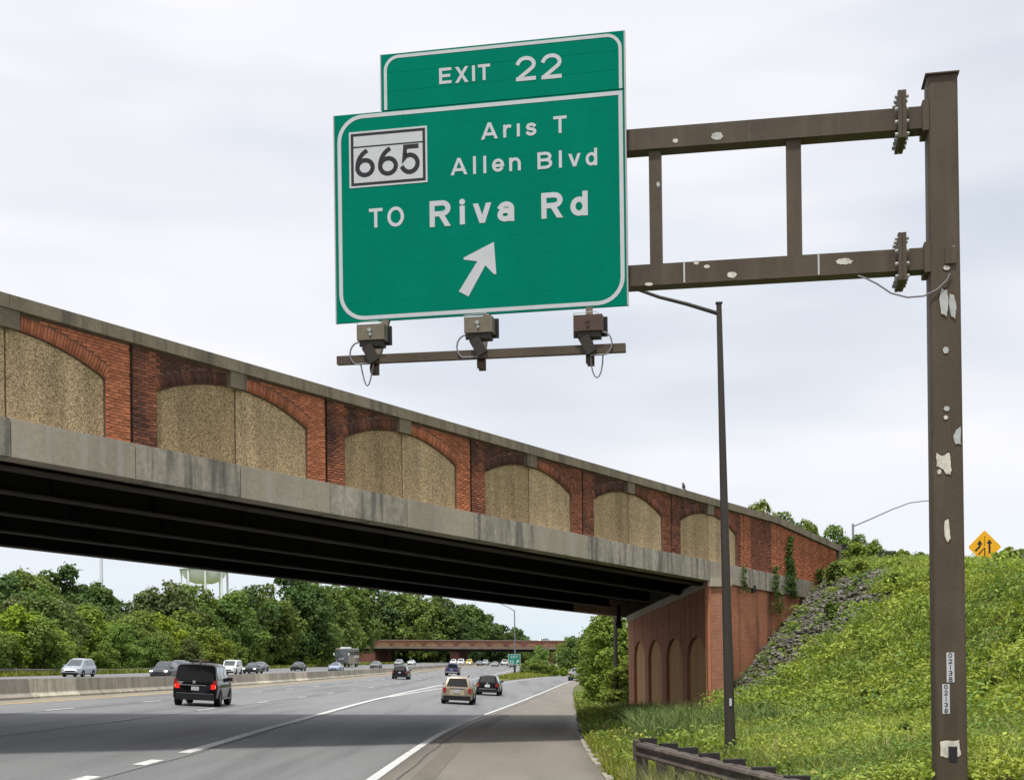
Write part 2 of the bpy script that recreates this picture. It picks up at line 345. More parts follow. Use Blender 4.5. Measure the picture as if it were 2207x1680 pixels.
def ysteps(a, b):
    ys = [a]
    while ys[-1] < b: ys.append(min(b, ys[-1] + (1.0 if ys[-1] < 60 else 2.0 if ys[-1] < 140 else 5.0 if ys[-1] < 300 else 12.)))
    return ys
def strip(name, left, right, y0, y1, ncol, m, off=0., parent=None, skirt=0.):
    ys = ysteps(y0, y1)
    def fn(i, j):
        Y = ys[i]; a, b = left(Y), right(Y); X = a + (b - a) * j / (ncol - 1); o = off(Y) if callable(off) else off
        return (X, Y, zr(X, Y) + o)
    return grid(name, fn, len(ys), ncol, m, parent, skirt)
def paint(name, cl, wd, y0, y1, m, parent, off=None):
    """a painted line following centre line cl(Y)"""
    off = off or (lambda Y: .006 + .00006 * Y)
    n = max(2, int((y1 - y0) / (1.0 if y0 < 100 else 4.)) + 1); V = []; Fc = []
    for i in range(n):
        Y = y0 + (y1 - y0) * i / (n - 1); w_ = wd(Y) if callable(wd) else wd
        for sx in (-1, 1): X = cl(Y) + sx * w_ / 2; V.append((X, Y, zr(X, Y) + off(Y)))
        if i: b = 2 * i; Fc.append((b - 2, b - 1, b + 1, b))
    return np_mesh(name, V, Fc, m, parent)

# ------------------------------------------------------------------ ground, roads, markings
def gfun(i, j, xs, ys):
    X, Y = xs[j], ys[i]; u = X - D(max(Y, 0))
    if Y < 0: z = zr(X, 0)
    elif u < -46: z = lz(X, Y)
    elif X > PAVE(Y) and Y < 240: z = hz(X, Y)
    else: z = zr(X, Y)
    return (X, Y, (min(z, zr(X, max(Y, 0))) - 4 if -4 < X < 130 and Y < 262 else z) - .6)
gx = sorted(set([-1500, -800, -500, -350] + list(range(-250, 260, 10)) + [350, 500, 800, 1500])); gy = [-80, -40, -10] + list(range(0, 300, 8)) + [320, 360, 420, 500, 600, 750, 1000, 1500, 2500, 4000]
ground = grid('ground', lambda i, j: gfun(i, j, gx, gy), len(gy), len(gx), M_GRASS); tag(ground, 'grassy ground under and around the highway', kind='structure')
onc = strip('oncoming_road', lambda Y: D(Y) - 46, lambda Y: D(Y) - 20.85, 4, 900, 12, M_ASPH, skirt=.5); tag(onc, 'far carriageway with oncoming traffic beyond the barrier', kind='structure')
lsh = strip('median_shoulder', lambda Y: D(Y) - 20.85, lambda Y: D(Y) - 18.85, 4, 900, 4, M_LSH); tag(lsh, 'dusty strip along the foot of the median barrier', kind='structure')
RE = lambda Y: EDGE(Y) if Y < 236 else GORE(Y) + 3.2
road = strip('road', lambda Y: D(Y) - 18.85, lambda Y: EDGE(Y), 4, 236, 24, M_ASPH, skirt=.5); tag(road, 'grey asphalt carriageway with exit lane splitting to the right', kind='structure')
road2 = strip('road', lambda Y: D(Y) - 18.85, lambda Y: GORE(Y) + 3.2, 236, 900, 12, M_ASPH, skirt=.5); tag(road2, 'distant stretch of the carriageway running to the second overpass', kind='structure')
shl = strip('shoulder', lambda Y: EDGE(Y), PAVE, 4, 240, 8, M_SHLD, skirt=.4); tag(shl, 'brownish asphalt shoulder along the exit ramp', kind='structure')
# lane dashes: 3 m paint every 12.2 m
def dashes(u, y0, n, parent, wd=.13, ln=3.05, step=12.2):
    for k in range(n):
        Y = y0 + k * step; f = 1 + max(0, Y - 120) / 400
        paint('lane_dash', lambda q: D(q) + u, wd * f, Y, Y + ln, M_WPAINT, parent)
dashes(-12.35, 40.6, 24, road); dashes(-12.35, 28.4, 1, road); dashes(-16.1, 46.4, 24, road); dashes(-16.1, 34.2, 1, road)
for k, (a, b) in enumerate([(15.3, 16.8), (21.6, 23.0), (25.8, 27.3)]): paint('lane_dash', GORE, .26, a, b, M_WPAINT, road)
paint('edge_line', lambda Y: D(Y) - 18.75, .16, 6, 420, M_YPAINT, road)
paint('gore_line', GORE, lambda Y: .26 if Y < 150 else .3, 29.6, 420, M_WPAINT, road)
paint('ramp_line', RAMP, lambda Y: .24, 88, 236, M_WPAINT, road)
paint('edge_line', lambda Y: EDGE(Y) - .12, lambda Y: .20, 6, 53.5, M_WPAINT, road); paint('edge_line', lambda Y: EDGE(Y) - .12, .17, 55.5, 62, M_WPAINT, road)
paint('edge_line', lambda Y: EDGE(Y) - .12, .18, 64.5, 236, M_WPAINT, road)
for Y in (103, 112, 121, 131):                                   # faint hatching in the painted gore
    a = GORE(Y); b = RAMP(Y + 6)
    V = [(a, Y, zr(a, Y) + .014), (a, Y + .35, zr(a, Y) + .014), (b, Y + 6.4, zr(b, Y + 6) + .014), (b, Y + 6, zr(b, Y + 6) + .014)]
    np_mesh('hatch_line', V, [(0, 1, 2, 3)], M_WPAINT, road)
for k in range(3):                                               # oncoming lanes
    for j in range(26):
        Y = 60 + j * 12.2 + k * 3; paint('lane_dash', (lambda kk: (lambda q: D(q) - 28.4 - 3.9 * kk))(k), .15 * (1 + Y / 400), Y, Y + 3.05, M_WPAINT, onc)
paint('edge_line', lambda Y: D(Y) - 43.6, .22, 20, 420, M_WPAINT, onc); paint('edge_line', lambda Y: D(Y) - 24.2, .2, 20, 420, M_YPAINT, onc)
for cl, a, b in ((lambda Y: D(Y) - 12.21, 8, 200), (lambda Y: D(Y) - 15.95, 8, 200), (lambda Y: GORE(Y) + .24 + .03 * math.sin(Y * .7), 8, 84), (lambda Y: EDGE(Y) + .34 + .02 * math.sin(Y * .9), 8, 120)):
    paint('lane_seam', cl, .045, a, b, mat('paving_seam', (.085, .085, .085), .8, var=.3, vscale=1.5), road, off=lambda Y: .004 + .00004 * Y)
# small pavement reflectors / survey ticks beside the gore line
for Y in (31, 35.4, 40.5, 46.5, 50.2):
    for sx in (-.42, .42):
        X = GORE(Y) + sx; MB().box((X, Y, zr(X, Y) + .008), (.22, .07, .004)).build('paint_tick', M_WPAINT, road)
# rumble strip: rows of milled ribs
mb = MB(); Y = 9.
while Y < 66:
    X = EDGE(Y) + .78; hw = .22; mb.hexa([Vector((X + sx * hw, Y + sy * .06, zr(X + sx * hw, Y) + (.001 if sz < 0 else .012))) for sz in (-1, 1) for sy in (-1, 1) for sx in (-1, 1)]); Y += .21
tag(mb.build('rumble_strip', M_SHLD, shl), kind='stuff')
# ground left of the highway, verge and hillside on the right, gore island
ys = ysteps(4, 900)
us = [0, 1.5, 3, 4.5, 6, 9, 13, 20, 30, 45, 65, 90, 130, 200]
lv = grid('left_verge', lambda i, j: (D(ys[i]) - 46 - us[j], ys[i], lz(D(ys[i]) - 46 - us[j], ys[i])), len(ys), len(us), M_GRASS); tag(lv, 'grass verge below the roadside wood', kind='structure')
yh = [4 + .9 * i for i in range(100)] + list(range(95, 236, 5))
ev = [0, .25, .5, 1, 1.5, 2, 3] + [3.8 + .8 * k for k in range(28)] + [28, 32, 40, 55, 80]
hill = grid('hillside', lambda i, j: (PAVE(yh[i]) + ev[j], yh[i], hz(PAVE(yh[i]) + ev[j], yh[i]) + (.0 if j else -.03)), len(yh), len(ev), M_SOIL); tag(hill, 'weedy embankment rising beside the ramp to the bridge road', kind='structure')
yg = [168 + 2 * i for i in range(35)]
def gorefn(i, j):
    Y = yg[i]; a = GORE(Y) + 3.0; b = RAMP(Y) - 1.6; k = sst(168, 176, Y)
    if b < a: a = b = (a + b) / 2
    X = a + (b - a) * j / 6; return (X, Y, zr(X, Y) + .03 + .28 * k * math.sin(math.pi * j / 6))
gore = grid('gore_island', gorefn, len(yg), 7, M_GRASS, skirt=.3); tag(gore, 'grass wedge between highway and exit ramp', kind='structure')

# ------------------------------------------------------------------ near overpass
NP = 3.05                                                       # joint spacing of the fascia panels
BD = Vector((.5725, .8199, 0)); BO = Vector((.8199, -.5725, 0)); BSL = -.041
B0 = at(285, 958, NP * .8199 * 11.57)                           # fascia top at joint 0
def bw(t, v, w_):                                               # bridge frame: along, up, outward
    p = B0 + BD * t + BO * w_; dz = BSL * t
    if t > 11 * NP: dz -= .07 * (t - 11 * NP) ** 1 * min(1, max(0, (v - .3) / 1.6))
    return Vector((p.x, p.y, p.z + dz + v))
bridge = empty('overpass_bridge', (B0.x, B0.y, 0))
tag(bridge, 'brick and concrete road bridge with arched parapet panels crossing above the highway', 'bridge')
def bl(t, v, w_): return bw(t, v, w_) - Vector((B0.x, B0.y, 0)) # local to the bridge root
def bbox(mb, t0, t1, v0, v1, w0, w1):
    return mb.hexa([bl(t, v, w_) for v in (v0, v1) for w_ in (w1, w0) for t in (t0, t1)])
PH = 2.45; CPB = 2.17                                            # parapet top, underside of coping
N0, N1 = -10, 13.3
for n in range(N0, 13):                                          # fascia panels
    a = n * NP + .012; b = (n + 1) * NP - .012 if n < 12 else 12.25 * NP
    mb = MB(); bbox(mb, a, b, -.74, 0, -.45, .10); bbox(mb, a, b, .001, .022, -.06, .085)
    o = mb.build('fascia_panel', M_FASC2 if n % 2 == 0 or n in (7, 11) else M_FASC, bridge)
mb = MB(); bbox(mb, N0 * NP, 12.2 * NP, -.70, 0, -.8, -.46); mb.build('edge_beam', M_FASC, bridge)
# coping lengths and keystone pilasters
for n in range(N0, 14, 1):
    a = n * NP + .006; b = min((n + 1) * NP - .006, N1 * NP)
    if b <= a: continue
    mb = MB()
    for q in range(2):
        t0 = a + (b - a) * q / 2; t1 = a + (b - a) * (q + 1) / 2
        mb.hexa([bl(t, v, w_) for v in (CPB, PH) for w_ in ((.10 if v == PH else .12), -.42) for t in (t0, t1)])
    mb.build('coping', M_CONC, bridge)
mb = MB(); bbox(mb, N1 * NP - .10, N1 * NP + .16, -.4, PH + .012, -.43, .13); mb.build('end_post', M_CONC, bridge)
# parapet bays
AH, ASP, ACR = 2.365, 1.28, 1.82
RR = (AH ** 2 + (ACR - ASP) ** 2) / (2 * (ACR - ASP)); VC = ACR - RR; ANG = math.asin(AH / RR); RO = RR + .292
def arc(tm, r, a0, a1, k): return [(tm + r * math.sin(a0 + (a1 - a0) * i / k), VC + r * math.cos(a0 + (a1 - a0) * i / k)) for i in range(k + 1)]
BR_L, BR_H, BP_L, BP_H = .203, .0575, .213, .0677
singles = []; many = MB(); mcol = []
def brick_col(t, v):
    n = t / NP; ph = n % 2
    fresh = (.47, .175, .093); dark = (.098, .054, .044)
    k = 0.
    if ph < 1: k = .66 + .3 * math.sin(v * 3 + n * 2.1) * .6 + (.4 if .25 < ph else .1) * (v > 1.2) + .18 * math.sin(t * 7.3) * (v > .4)
    else: k = .06 + .25 * max(0, math.sin(n * 5.3)) * (v > 1.6)
    if n > 4: k = max(k, .55 + .12 * math.sin(t * 1.9))
    if n > 5.5: k = max(k, .66 + .15 * math.sin(t * 2.3 + 1))
    if n > 9.9: k = .7 if 10.2 < n < 10.85 else .02 + .22 * math.sin(t * 2.9) ** 2
    if -3 < n < 0 and ph > 1: k = .05
    k = min(1, max(0, k + random.uniform(-.14, .14))); b = random.uniform(.80, 1.22)
    return tuple((f + (d - f) * k) * b for f, d in zip(fresh, dark))
def put_brick(t0, t1, v0, v1, single_ok=True):
    c = brick_col((t0 + t1) / 2, v0); pr = random.uniform(0, .006)
    n = t0 / NP
    if single_ok and abs(t1 - t0 - BR_L) < 1e-4 and -1.3 < n < 2.02: singles.append((t0, v0, pr, c)); return
    b = len(many.v); bbox(many, t0, t1, v0, v1, -.055, pr); mcol.extend([c] * (len(many.v) - b))
def brick_row(ta, tb, v, shift):
    t = ta - (BP_L / 2 if shift else 0)
    while t < tb - .03:
        a = max(t, ta); b = min(t + BR_L, tb)
        if b - a > .035: put_brick(a, b, v, v + BR_H)
        t += BP_L
panel_faces = []
for kk in range(-5, 5):
    t0 = kk * 2 * NP; tm = t0 + NP; t1 = t0 + 2 * NP
    for sgn in (-1, 1):
        te = (t0 if sgn < 0 else t1) - sgn * .045; ta = tm + sgn * AH
        # mortar backing around the arch
        ar = arc(tm, RR, sgn * ANG, 0, 10)
        poly = [(te, 0.022), (ta, 0.022)] + ar + [(tm, CPB), (te, CPB)]
        MB().prism(poly, bl, -.36, -.012).build('parapet_backing', M_MORT, bridge, fixn=True)
        pan = [(ta - sgn * .012, .022), (tm + sgn * .022, .022)] + arc(tm, RR - .012, 0, sgn * ANG, 10)[0:]
        pan[2] = (tm + sgn * .022, pan[2][1]); pan[-1] = (ta - sgn * .012, pan[-1][1])
        MB().prism(pan, bl, -.30, -.06).build('aggregate_panel', M_AGG if sgn > 0 or kk < 0 else M_AGGD, bridge, fixn=True)
        # courses of brick
        v = .03; row = 0
        while v + BR_H < CPB:
            vm = v + BR_H
            if v < ASP: lim = ta + sgn * .004
            else:
                sk = ta + sgn * (v - ASP) * math.tan(ANG)
                dd = RO ** 2 - (v - VC) ** 2
                ex = tm + sgn * (math.sqrt(dd) if dd > 0 else 0)
                lim = sk if (v - ASP) < .30 * math.cos(ANG) else (ex if dd > .09 else tm + sgn * .262)
            a, b = (te, lim) if sgn < 0 else (lim, te)
            if b - a > .05: brick_row(a, b, v, row % 2)
            v += BP_H; row += 1
        # ring of soldiers
        na = int(ANG * RR / .0762)
        for i in range(na):
            al = sgn * (ANG - (i + .5) * ANG / na); tc_ = tm + (RR + .15) * math.sin(al)
            if abs(tc_ - tm) < .285: continue
            ca, sa = math.cos(al), math.sin(al); c = brick_col(tc_, 1.7); pr = random.uniform(0, .006); vs = []
            for (q, w_) in ((-1, pr), (-1, -.055), (1, pr), (1, -.055)):
                r = RR + .012 if q < 0 else RR + .285
                for s_ in (-1, 1):
                    tt = tm + r * sa + s_ * .031 * ca; vv = VC + r * ca - s_ * .031 * sa; vs.append(bl(tt, min(vv, CPB - .004), w_))
            b = len(many.v); many.hexa(vs); mcol.extend([c] * 8)
    mb = MB(); bbox(mb, tm - .25, tm + .25, ACR - .02, CPB + .01, -.36, .085); mb.build('keystone', M_CONC, bridge)
    mb = MB(); bbox(mb, t1 - .045, t1 + .045, 0.022, CPB, -.36, -.15); mb.build('expansion_joint', M_JOINT, bridge)
mb = MB(); bbox(mb, N0 * NP, N1 * NP - .12, .022, CPB - .01, -.41, -.365); mb.build('parapet_core', M_MORT, bridge)
# brick wing parapet beyond the last arch bay, in flat panels
for (a, b, w0) in ((10, 11.05, 0.), (11.05, 12.0, .0), (12.0, 13.25, 0.)):
    t0 = a * NP + .02; t1 = b * NP - .02
    mb = MB(); bbox(mb, t0, t1, -1.2 if a >= 12 else 0.022, CPB, -.36, -.012); mb.build('parapet_backing', M_MORT, bridge)
    v = -1.18 if a >= 12 else .03; row = 0
    while v + BR_H < CPB: brick_row(t0 + .01, t1 - .01, v, row % 2); v += BP_H; row += 1
    mb = MB(); bbox(mb, t1 - .005, t1 + .045, 0.022, CPB, -.36, -.05); mb.build('expansion_joint', M_JOINT, bridge)
# the most visible whole bricks are objects of their own, the rest one mesh
singles.sort(key=lambda s: abs(s[0] / NP - .35))
ind, rest = singles[:298], singles[298:]
for (t0, v0, pr, c) in rest:
    b = len(many.v); bbox(many, t0, t0 + BR_L, v0, v0 + BR_H, -.055, pr); mcol.extend([c] * (len(many.v) - b))
me = bpy.data.meshes.new('brick'); bmx = MB().box((0, 0, 0), (BR_L, .06, BR_H)); me.from_pydata(bmx.v, [], bmx.f); me.update(); me.materials.append(M_BRK)
ex = (BD + Vector((0, 0, BSL))).normalized(); ey = -BO; ez = ex.cross(ey); MBK = Matrix((ex, ey, ez)).transposed()
for (t0, v0, pr, c) in ind:
    o = bpy.data.objects.new('brick', me); link(o, bridge); o.location = bl(t0 + BR_L / 2, v0 + BR_H / 2, pr - .03); o.rotation_euler = MBK.to_euler(); o.color = (*c, 1)
o = np_mesh('brickwork', many.v, many.f, M_BRKM, bridge, col=np.array(mcol)); o['kind'] = 'stuff'
# girders, deck, far parapet
for k, w_ in enumerate((-.75, -3.55, -6.75, -9.95, -13.05)):
    T0, T1 = N0 * NP, 10.2 * NP + (-w_) * .55
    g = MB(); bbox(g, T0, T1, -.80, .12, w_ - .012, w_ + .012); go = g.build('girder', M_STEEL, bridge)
    f = MB(); bbox(f, T0, T1, -.845, -.80, w_ - .19, w_ + .19); f.build('flange', M_FLANGE, go)
    s = MB()
    for i in range(int((T1 - T0) / 3)): 
        t = T0 + i * 3 + 1; bbox(s, t, t + .02, -.79, .11, w_ + .012, w_ + .15)
    s.build('stiffener', M_STEEL, go)['kind'] = 'stuff'
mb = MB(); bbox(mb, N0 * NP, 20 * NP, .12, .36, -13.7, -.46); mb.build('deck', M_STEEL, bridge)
mb = MB(); bbox(mb, N0 * NP, 17 * NP, -.74, PH, -14.1, -13.7); mb.build('far_parapet', M_FASC, bridge)
# abutment: wall parallel to the ramp with four arched recesses, corner pilaster, wing wall
C1 = Vector((7.50, 51.30, 0)); C2 = Vector((6.25, 72.2, 0)); AL = (C2 - C1).length; AD = (C2 - C1).normalized(); AO = Vector((-AD.y, AD.x, 0))
if AO.x > 0: AO = -AO
OR = Vector((B0.x, B0.y, 0))
def aw(s, z, w_): return C1 + AD * s + AO * w_ + Vector((0, 0, z)) - OR
def uvwalls(o, fn, ax):
    me = o.data; uv = me.uv_layers.new(name='metres')
    for p in me.polygons:
        for li in p.loop_indices:
            q = Vector(me.vertices[me.loops[li].vertex_index].co) + OR; u, v = fn(q)
            uv.data[li].uv = (u if abs(p.normal.dot(ax)) < .7 else (q - C1).dot(ax.cross(Vector((0, 0, 1)))), v)
ZT = lambda s: 4.72 - (4.72 - 3.93) * s / AL; ZB = -1.6
arches = [(.45, 4.45), (5.35, 9.35), (10.55, 14.35), (15.4, 19.0)]
auv = lambda p: ((p - C1).dot(AD), p.z)
edges = [0.] + [(arches[i][1] + arches[i + 1][0]) / 2 for i in range(3)] + [AL]
for i, (a, b) in enumerate(arches):
    m_ = (a + b) / 2; hw = (b - a) / 2; crown = 2.85; rise = .95
    for sg in (-1, 1):
        e0 = edges[i] if sg < 0 else edges[i + 1]
        ar = [(m_ + sg * hw * math.cos(q * math.pi / 20), crown - rise + rise * math.sin(q * math.pi / 20)) for q in range(11)]
        poly = [(e0, ZB), (m_ + sg * hw, ZB)] + ar + [(m_, ZT(m_)), (e0, ZT(e0))]
        o = MB().prism(poly, aw, -.9, 0).build('abutment_wall', M_BA, bridge, fixn=True); uvwalls(o, auv, AD)
    mb = MB(); bp = [(a - .05, ZB), (b + .05, ZB), (b + .05, crown + .05), (a - .05, crown + .05)]
    MB().prism(bp, aw, -.6, -.14).build('arched_recess_panel', M_AGGP, bridge, fixn=True)
MB().prism([(-.1, ZT(0)), (AL + .35, ZT(AL)), (AL + .35, ZT(AL) + .32), (-.1, ZT(0) + .32)], aw, -.9, .03).build('bearing_seat', M_FASC, bridge, fixn=True)
MB().prism([(-.3, -1.2), (AL + .6, -1.7), (AL + .6, -.62), (-.3, -.15)], aw, -.5, .42).build('footing_ledge', M_FASC2, bridge, fixn=True)
wuv = lambda p: ((p - B0).dot(BD), p.z)
TC = (C1 - B0).dot(BD)
o = MB().prism([(TC - .02, -6.6), (12.3 * NP, -6.6), (12.3 * NP, -.742), (TC - .02, -.742)], bl, -.12, -.02).build('wing_wall', M_BW, bridge, fixn=True); uvwalls(o, wuv, BD)
o = MB().prism([(TC - .02, -6.6), (TC + 1.30, -6.6), (TC + 1.30, -.744), (TC - .02, -.744)], bl, -.10, .075).build('corner_pilaster', M_BW, bridge, fixn=True); uvwalls(o, wuv, BD)
mb = MB(); bbox(mb, 10.2 * NP, 10.2 * NP + .16, -.9, -.62, -.02, .14); mb.build('drain_spout', M_JOINT, bridge)
# lamp box hanging beneath the deck
ul = empty('underbridge_lamp', at(1333, 1335, 66.5)); tag(ul, 'dark lamp box hanging below the girders beside the abutment', 'lamp')
MB().box((0, 0, .30), (.20, .25, .9)).build('hanger', M_STEEL, ul); MB().box((0, 0, -.25), (.30, .35, .35)).build('lamp_box', M_TRIM, ul)
# paving slab at the foot of the abutment
mb = MB()
for i in range(5):
    for j in range(3):
        x = 4.75 + j * .48; y = 68.6 + i * .92
        z = hz(x, y) + .05; c, s = .225, .44
        mb.hexa([Vector((x + sx * c + (y - 70) * .02, y + sy * s, max(hz(x + sx * c, y + sy * s), -2) + (.09 if sz > 0 else -.2))) for sz in (-1, 1) for sy in (-1, 1) for sx in (-1, 1)])
tag(mb.build('terracotta_apron', M_TERRA), 'reddish paved apron at the foot of the brick abutment', 'paving')
# curb stones along the ramp shoulder
curb = empty('curb', (PAVE(50), 50, zr(PAVE(50), 50))); tag(curb, 'broken pale concrete curb along the grass edge of the shoulder', 'curb')
Y = 9.
while Y < 112:
    ln = 2.6
    if random.random() < .7:
        mb = MB(); n = 3
        for q in range(n):
            ya = Y + ln * q / n; yb = Y + ln * (q + 1) / n - (.03 if q == n - 1 else 0)
            hgt = random.uniform(.012, .05)
            mb.hexa([Vector((PAVE(yy) + xx, yy, zr(PAVE(yy), yy) + (hgt if sz > 0 else -.2))) - Vector(curb.location) for sz in (-1, 1) for yy in (ya, yb) for xx in (-.03, .11 + .05 * math.sin(ya * 3))])
        mb.build('curb_stone', M_FASC2, curb)
    Y += ln

# ------------------------------------------------------------------ distant overpass
FA = at(768, 1400, 469.); FB = at(1330, 1400, 434.); FA.z = FB.z = 0
FL = (FB - FA).length; FD = (FB - FA).normalized(); FO = Vector((FD.y, -FD.x, 0))
ztop = lambda s: 8.9 - (8.9 - 7.35) * (s - 1) / 75.
def fw(s, v, w_): return FD * s + FO * w_ + Vector((0, 0, ztop(s) + v))
fb = empty('distant_overpass', (FA.x, FA.y, 0)); tag(fb, 'far brick overpass with a row of pale arched panels crossing the highway beyond', 'bridge')
def fbox(mb, s0, s1, v0, v1, w0, w1): return mb.hexa([fw(s, v, w_) for v in (v0, v1) for w_ in (w1, w0) for s in (s0, s1)])
mb = MB(); fbox(mb, 0, FL, -2.25, -.26, -.4, 0); mb.build('parapet', M_BFAR, fb)
mb = MB(); fbox(mb, 0, FL, -.26, 0, -.45, .10); mb.build('coping', mat('pale_coping', (.25, .195, .15), .9, var=.15, vscale=.6), fb)
mb = MB(); fbox(mb, 0, FL, -3.0, -2.25, -.45, .12); mb.build('fascia', mat('distant_fascia', (.17, .135, .11), .9, var=.2, vscale=.4), fb)
mb = MB(); fbox(mb, 0, FL, -3.9, -3.0, -13, -.4); mb.build('girder', M_STEEL, fb)
mb = MB(); fbox(mb, 0, FL, -3.0, PH - 3.0, -13.4, -13); mb.build('far_parapet', M_BFAR, fb)
s = 2.
while s < FL - 5:
    for sg in (-1, 1):
        m_ = s + 2.4; pan = [(m_ + sg * 2.25, -2.24), (m_ + sg * .06, -2.24)] + [(m_ + sg * (.06 + 2.19 * q / 6), -1.0 - .62 * (q / 6) ** 2) for q in range(7)]
        MB().prism(pan, fw, -.1, .02).build('arch_panel', mat('distant_aggregate', (.20, .125, .072), .95, var=.2, vscale=.5), fb, fixn=True)
    s += 6.1
def px_s(x):                                                     # along-bridge station seen at photo column x
    a, _ = ab(x, 1400); return (a * FA.y - FA.x) / (FD.x - a * FD.y)
for x0, x1 in ((966, 984), (1180, 1187)):
    s0, s1 = px_s(x0), px_s(x1); mb = MB(); mb.hexa([Vector((*(fw(s, 0, w_).xy), z)) for z in (-3, ztop(s0) - 3.9) for w_ in (-1.5, -9) for s in (s0, s1)]); mb.build('pier', M_BFAR, fb)
s0, s1 = px_s(760), px_s(806); mb = MB(); mb.hexa([Vector((*(fw(s, 0, w_).xy), z)) for z in (-3, ztop(s0) - 3.) for w_ in (-.6, -13) for s in (s0, s1)]); mb.build('abutment', M_BFAR, fb)

# ------------------------------------------------------------------ median barrier
bar = empty('median_barrier', (D(60) - 20.4, 60, zr(-20.4, 60))); tag(bar, 'long concrete safety barrier between the two carriageways', 'barrier')
prof = [(-.30, -.3), (-.30, .07), (-.13, .25), (-.085, .82), (.085, .82), (.13, .25), (.30, .07), (.30, -.3)]
Y = 26.; k = 0; OB = Vector(bar.location)
while Y < 470:
    ln = 6.1 if Y < 330 else 12.2; mb = MB(); vs = []; m_ = 3
    for q in range(m_ + 1):
        yy = Y + (ln - .03) * q / m_; xc = D(yy) - 20.4; zb = (zr(xc - .31, yy) + zr(xc + .31, yy)) / 2
        vs += [Vector((xc + a, yy, zb + b)) - OB for a, b in prof]
    n = len(prof); fs = [tuple(range(n)), tuple(range(m_ * n, m_ * n + n))[::-1]] + [(q * n + i, (q + 1) * n + i, (q + 1) * n + (i + 1) % n, q * n + (i + 1) % n) for q in range(m_) for i in range(n)]
    mb.add(vs, fs); o = mb.build('barrier_segment', M_BARR, bar, fixn=True)
    b = random.choice((.85, .95, 1.0, 1.05, .9)); b = 1.45 if k in (5, 13, 16) else b; o.color = (b, b * random.uniform(.97, 1.02), b * random.uniform(.95, 1.03), 1)
    Y += ln; k += 1

# ------------------------------------------------------------------ cantilever gantry and guide sign
SE = Vector((.982, -.189, 0)); SN = Vector((-.189, -.982, 0))    # along the sign to the right, out of its face
SO = at(1351, 658, 20.7) - SE * 4.66                             # lower left corner of the sign face
def spx(x, y, off=0.):
    """position on the sign plane (moved off metres towards traffic) of a surveyed point"""
    a, b = ab(x, y); o = SO + SN * off; d = Vector((a, 1, b)); c = Vector((0, 0, H))
    t = (o - c).dot(SN) / d.dot(SN); p = c + d * t
    return (p - SO).dot(SE), p.z - SO.z
def sl_(w_, v, off=0.): return SE * w_ + SN * off + Vector((0, 0, v))   # local to sign root
SW = 4.66; SHT = spx(720, 250)[1]; TL = spx(821, 118)[0]; THT = spx(1338, 66)[1] - SHT
sign = empty('guide_sign', SO); tag(sign, 'large green overhead exit guide sign with white lettering and arrow', 'road sign')
def sbox(mb, w0, w1, v0, v1, o0, o1): return mb.hexa([sl_(w_, v, o) for v in (v0, v1) for o in (o1, o0) for w_ in (w0, w1)])
nst = 11
for i in range(nst):
    mb = MB(); sbox(mb, 0, SW, SHT * i / nst + .0006, SHT * (i + 1) / nst - .0006, -.05, 0); mb.build('panel_strip', M_GREEN, sign)
for i in range(3):
    mb = MB(); sbox(mb, TL, SW, SHT + .012 + (THT - .012) * i / 3, SHT + .012 + (THT - .012) * (i + 1) / 3 - .003, -.05, 0); mb.build('panel_strip', M_GREEN, sign)
def flat(mb, pts, off): mb.add([sl_(a, b, off) for a, b in pts], [tuple(range(len(pts)))])
def rrect(w0, w1, v0, v1, r, k=8, corners=(1, 1, 1, 1)):
    out_ = []
    for (cx, cy, a0, on) in ((w1, v1, 0, corners[1]), (w0, v1, 90, corners[0]), (w0, v0, 180, corners[3]), (w1, v0, 270, corners[2])):
        rr = r if on else .001; x = cx + (-rr if cx == w1 else rr); y = cy + (-rr if cy == v1 else rr)
        for q in range(k + 1): a = R_(a0 + 90 * q / k); out_.append((x + rr * math.cos(a), y + rr * math.sin(a)))
    return out_
def border(w0, w1, v0, v1, r, th, off, m, nm='border', corners=(1, 1, 1, 1)):
    A = rrect(w0, w1, v0, v1, r, corners=corners); B = rrect(w0 + th, w1 - th, v0 + th, v1 - th, max(r - th, .002), corners=corners); n = len(A)
    mb = MB(); mb.add([sl_(a, b, off) for a, b in A + B], [(i, (i + 1) % n, n + (i + 1) % n, n + i) for i in range(n)]); return mb.build(nm, m, sign)
border(.045, SW - .03, .03, SHT - .02,   .42, .062, .004, M_SWHITE, corners=(1, 0, 1, 1))
A_ = [p for p in rrect(TL + .04, SW - .03, SHT + .02, SHT + THT - .03, .24, corners=(1, 1, 0, 0))][:18]; B_ = [p for p in rrect(TL + .09, SW - .08, SHT + .02, SHT + THT - .08, .19, corners=(1, 1, 0, 0))][:18]
A_ = [(SW - .03, SHT + .016)] + A_ + [(TL + .04, SHT + .016)]; B_ = [(SW - .08, SHT + .016)] + B_ + [(TL + .09, SHT + .016)]; n = len(A_)
mb = MB(); mb.add([sl_(a, b, .004) for a, b in A_ + B_], [(i, i + 1, n + i + 1, n + i) for i in range(n - 1)]); mb.build('border', M_SWHITE, sign)
for (a, b, c, d) in ((-.022, -.002, 0, SHT), (SW + .002, SW + .022, 0, SHT + THT), (TL - .02, TL - .002, SHT + .03, SHT + THT)):
    mb = MB(); sbox(mb, a, b, c, d, -.06, .008); mb.build('edge_trim', M_ALU, sign)
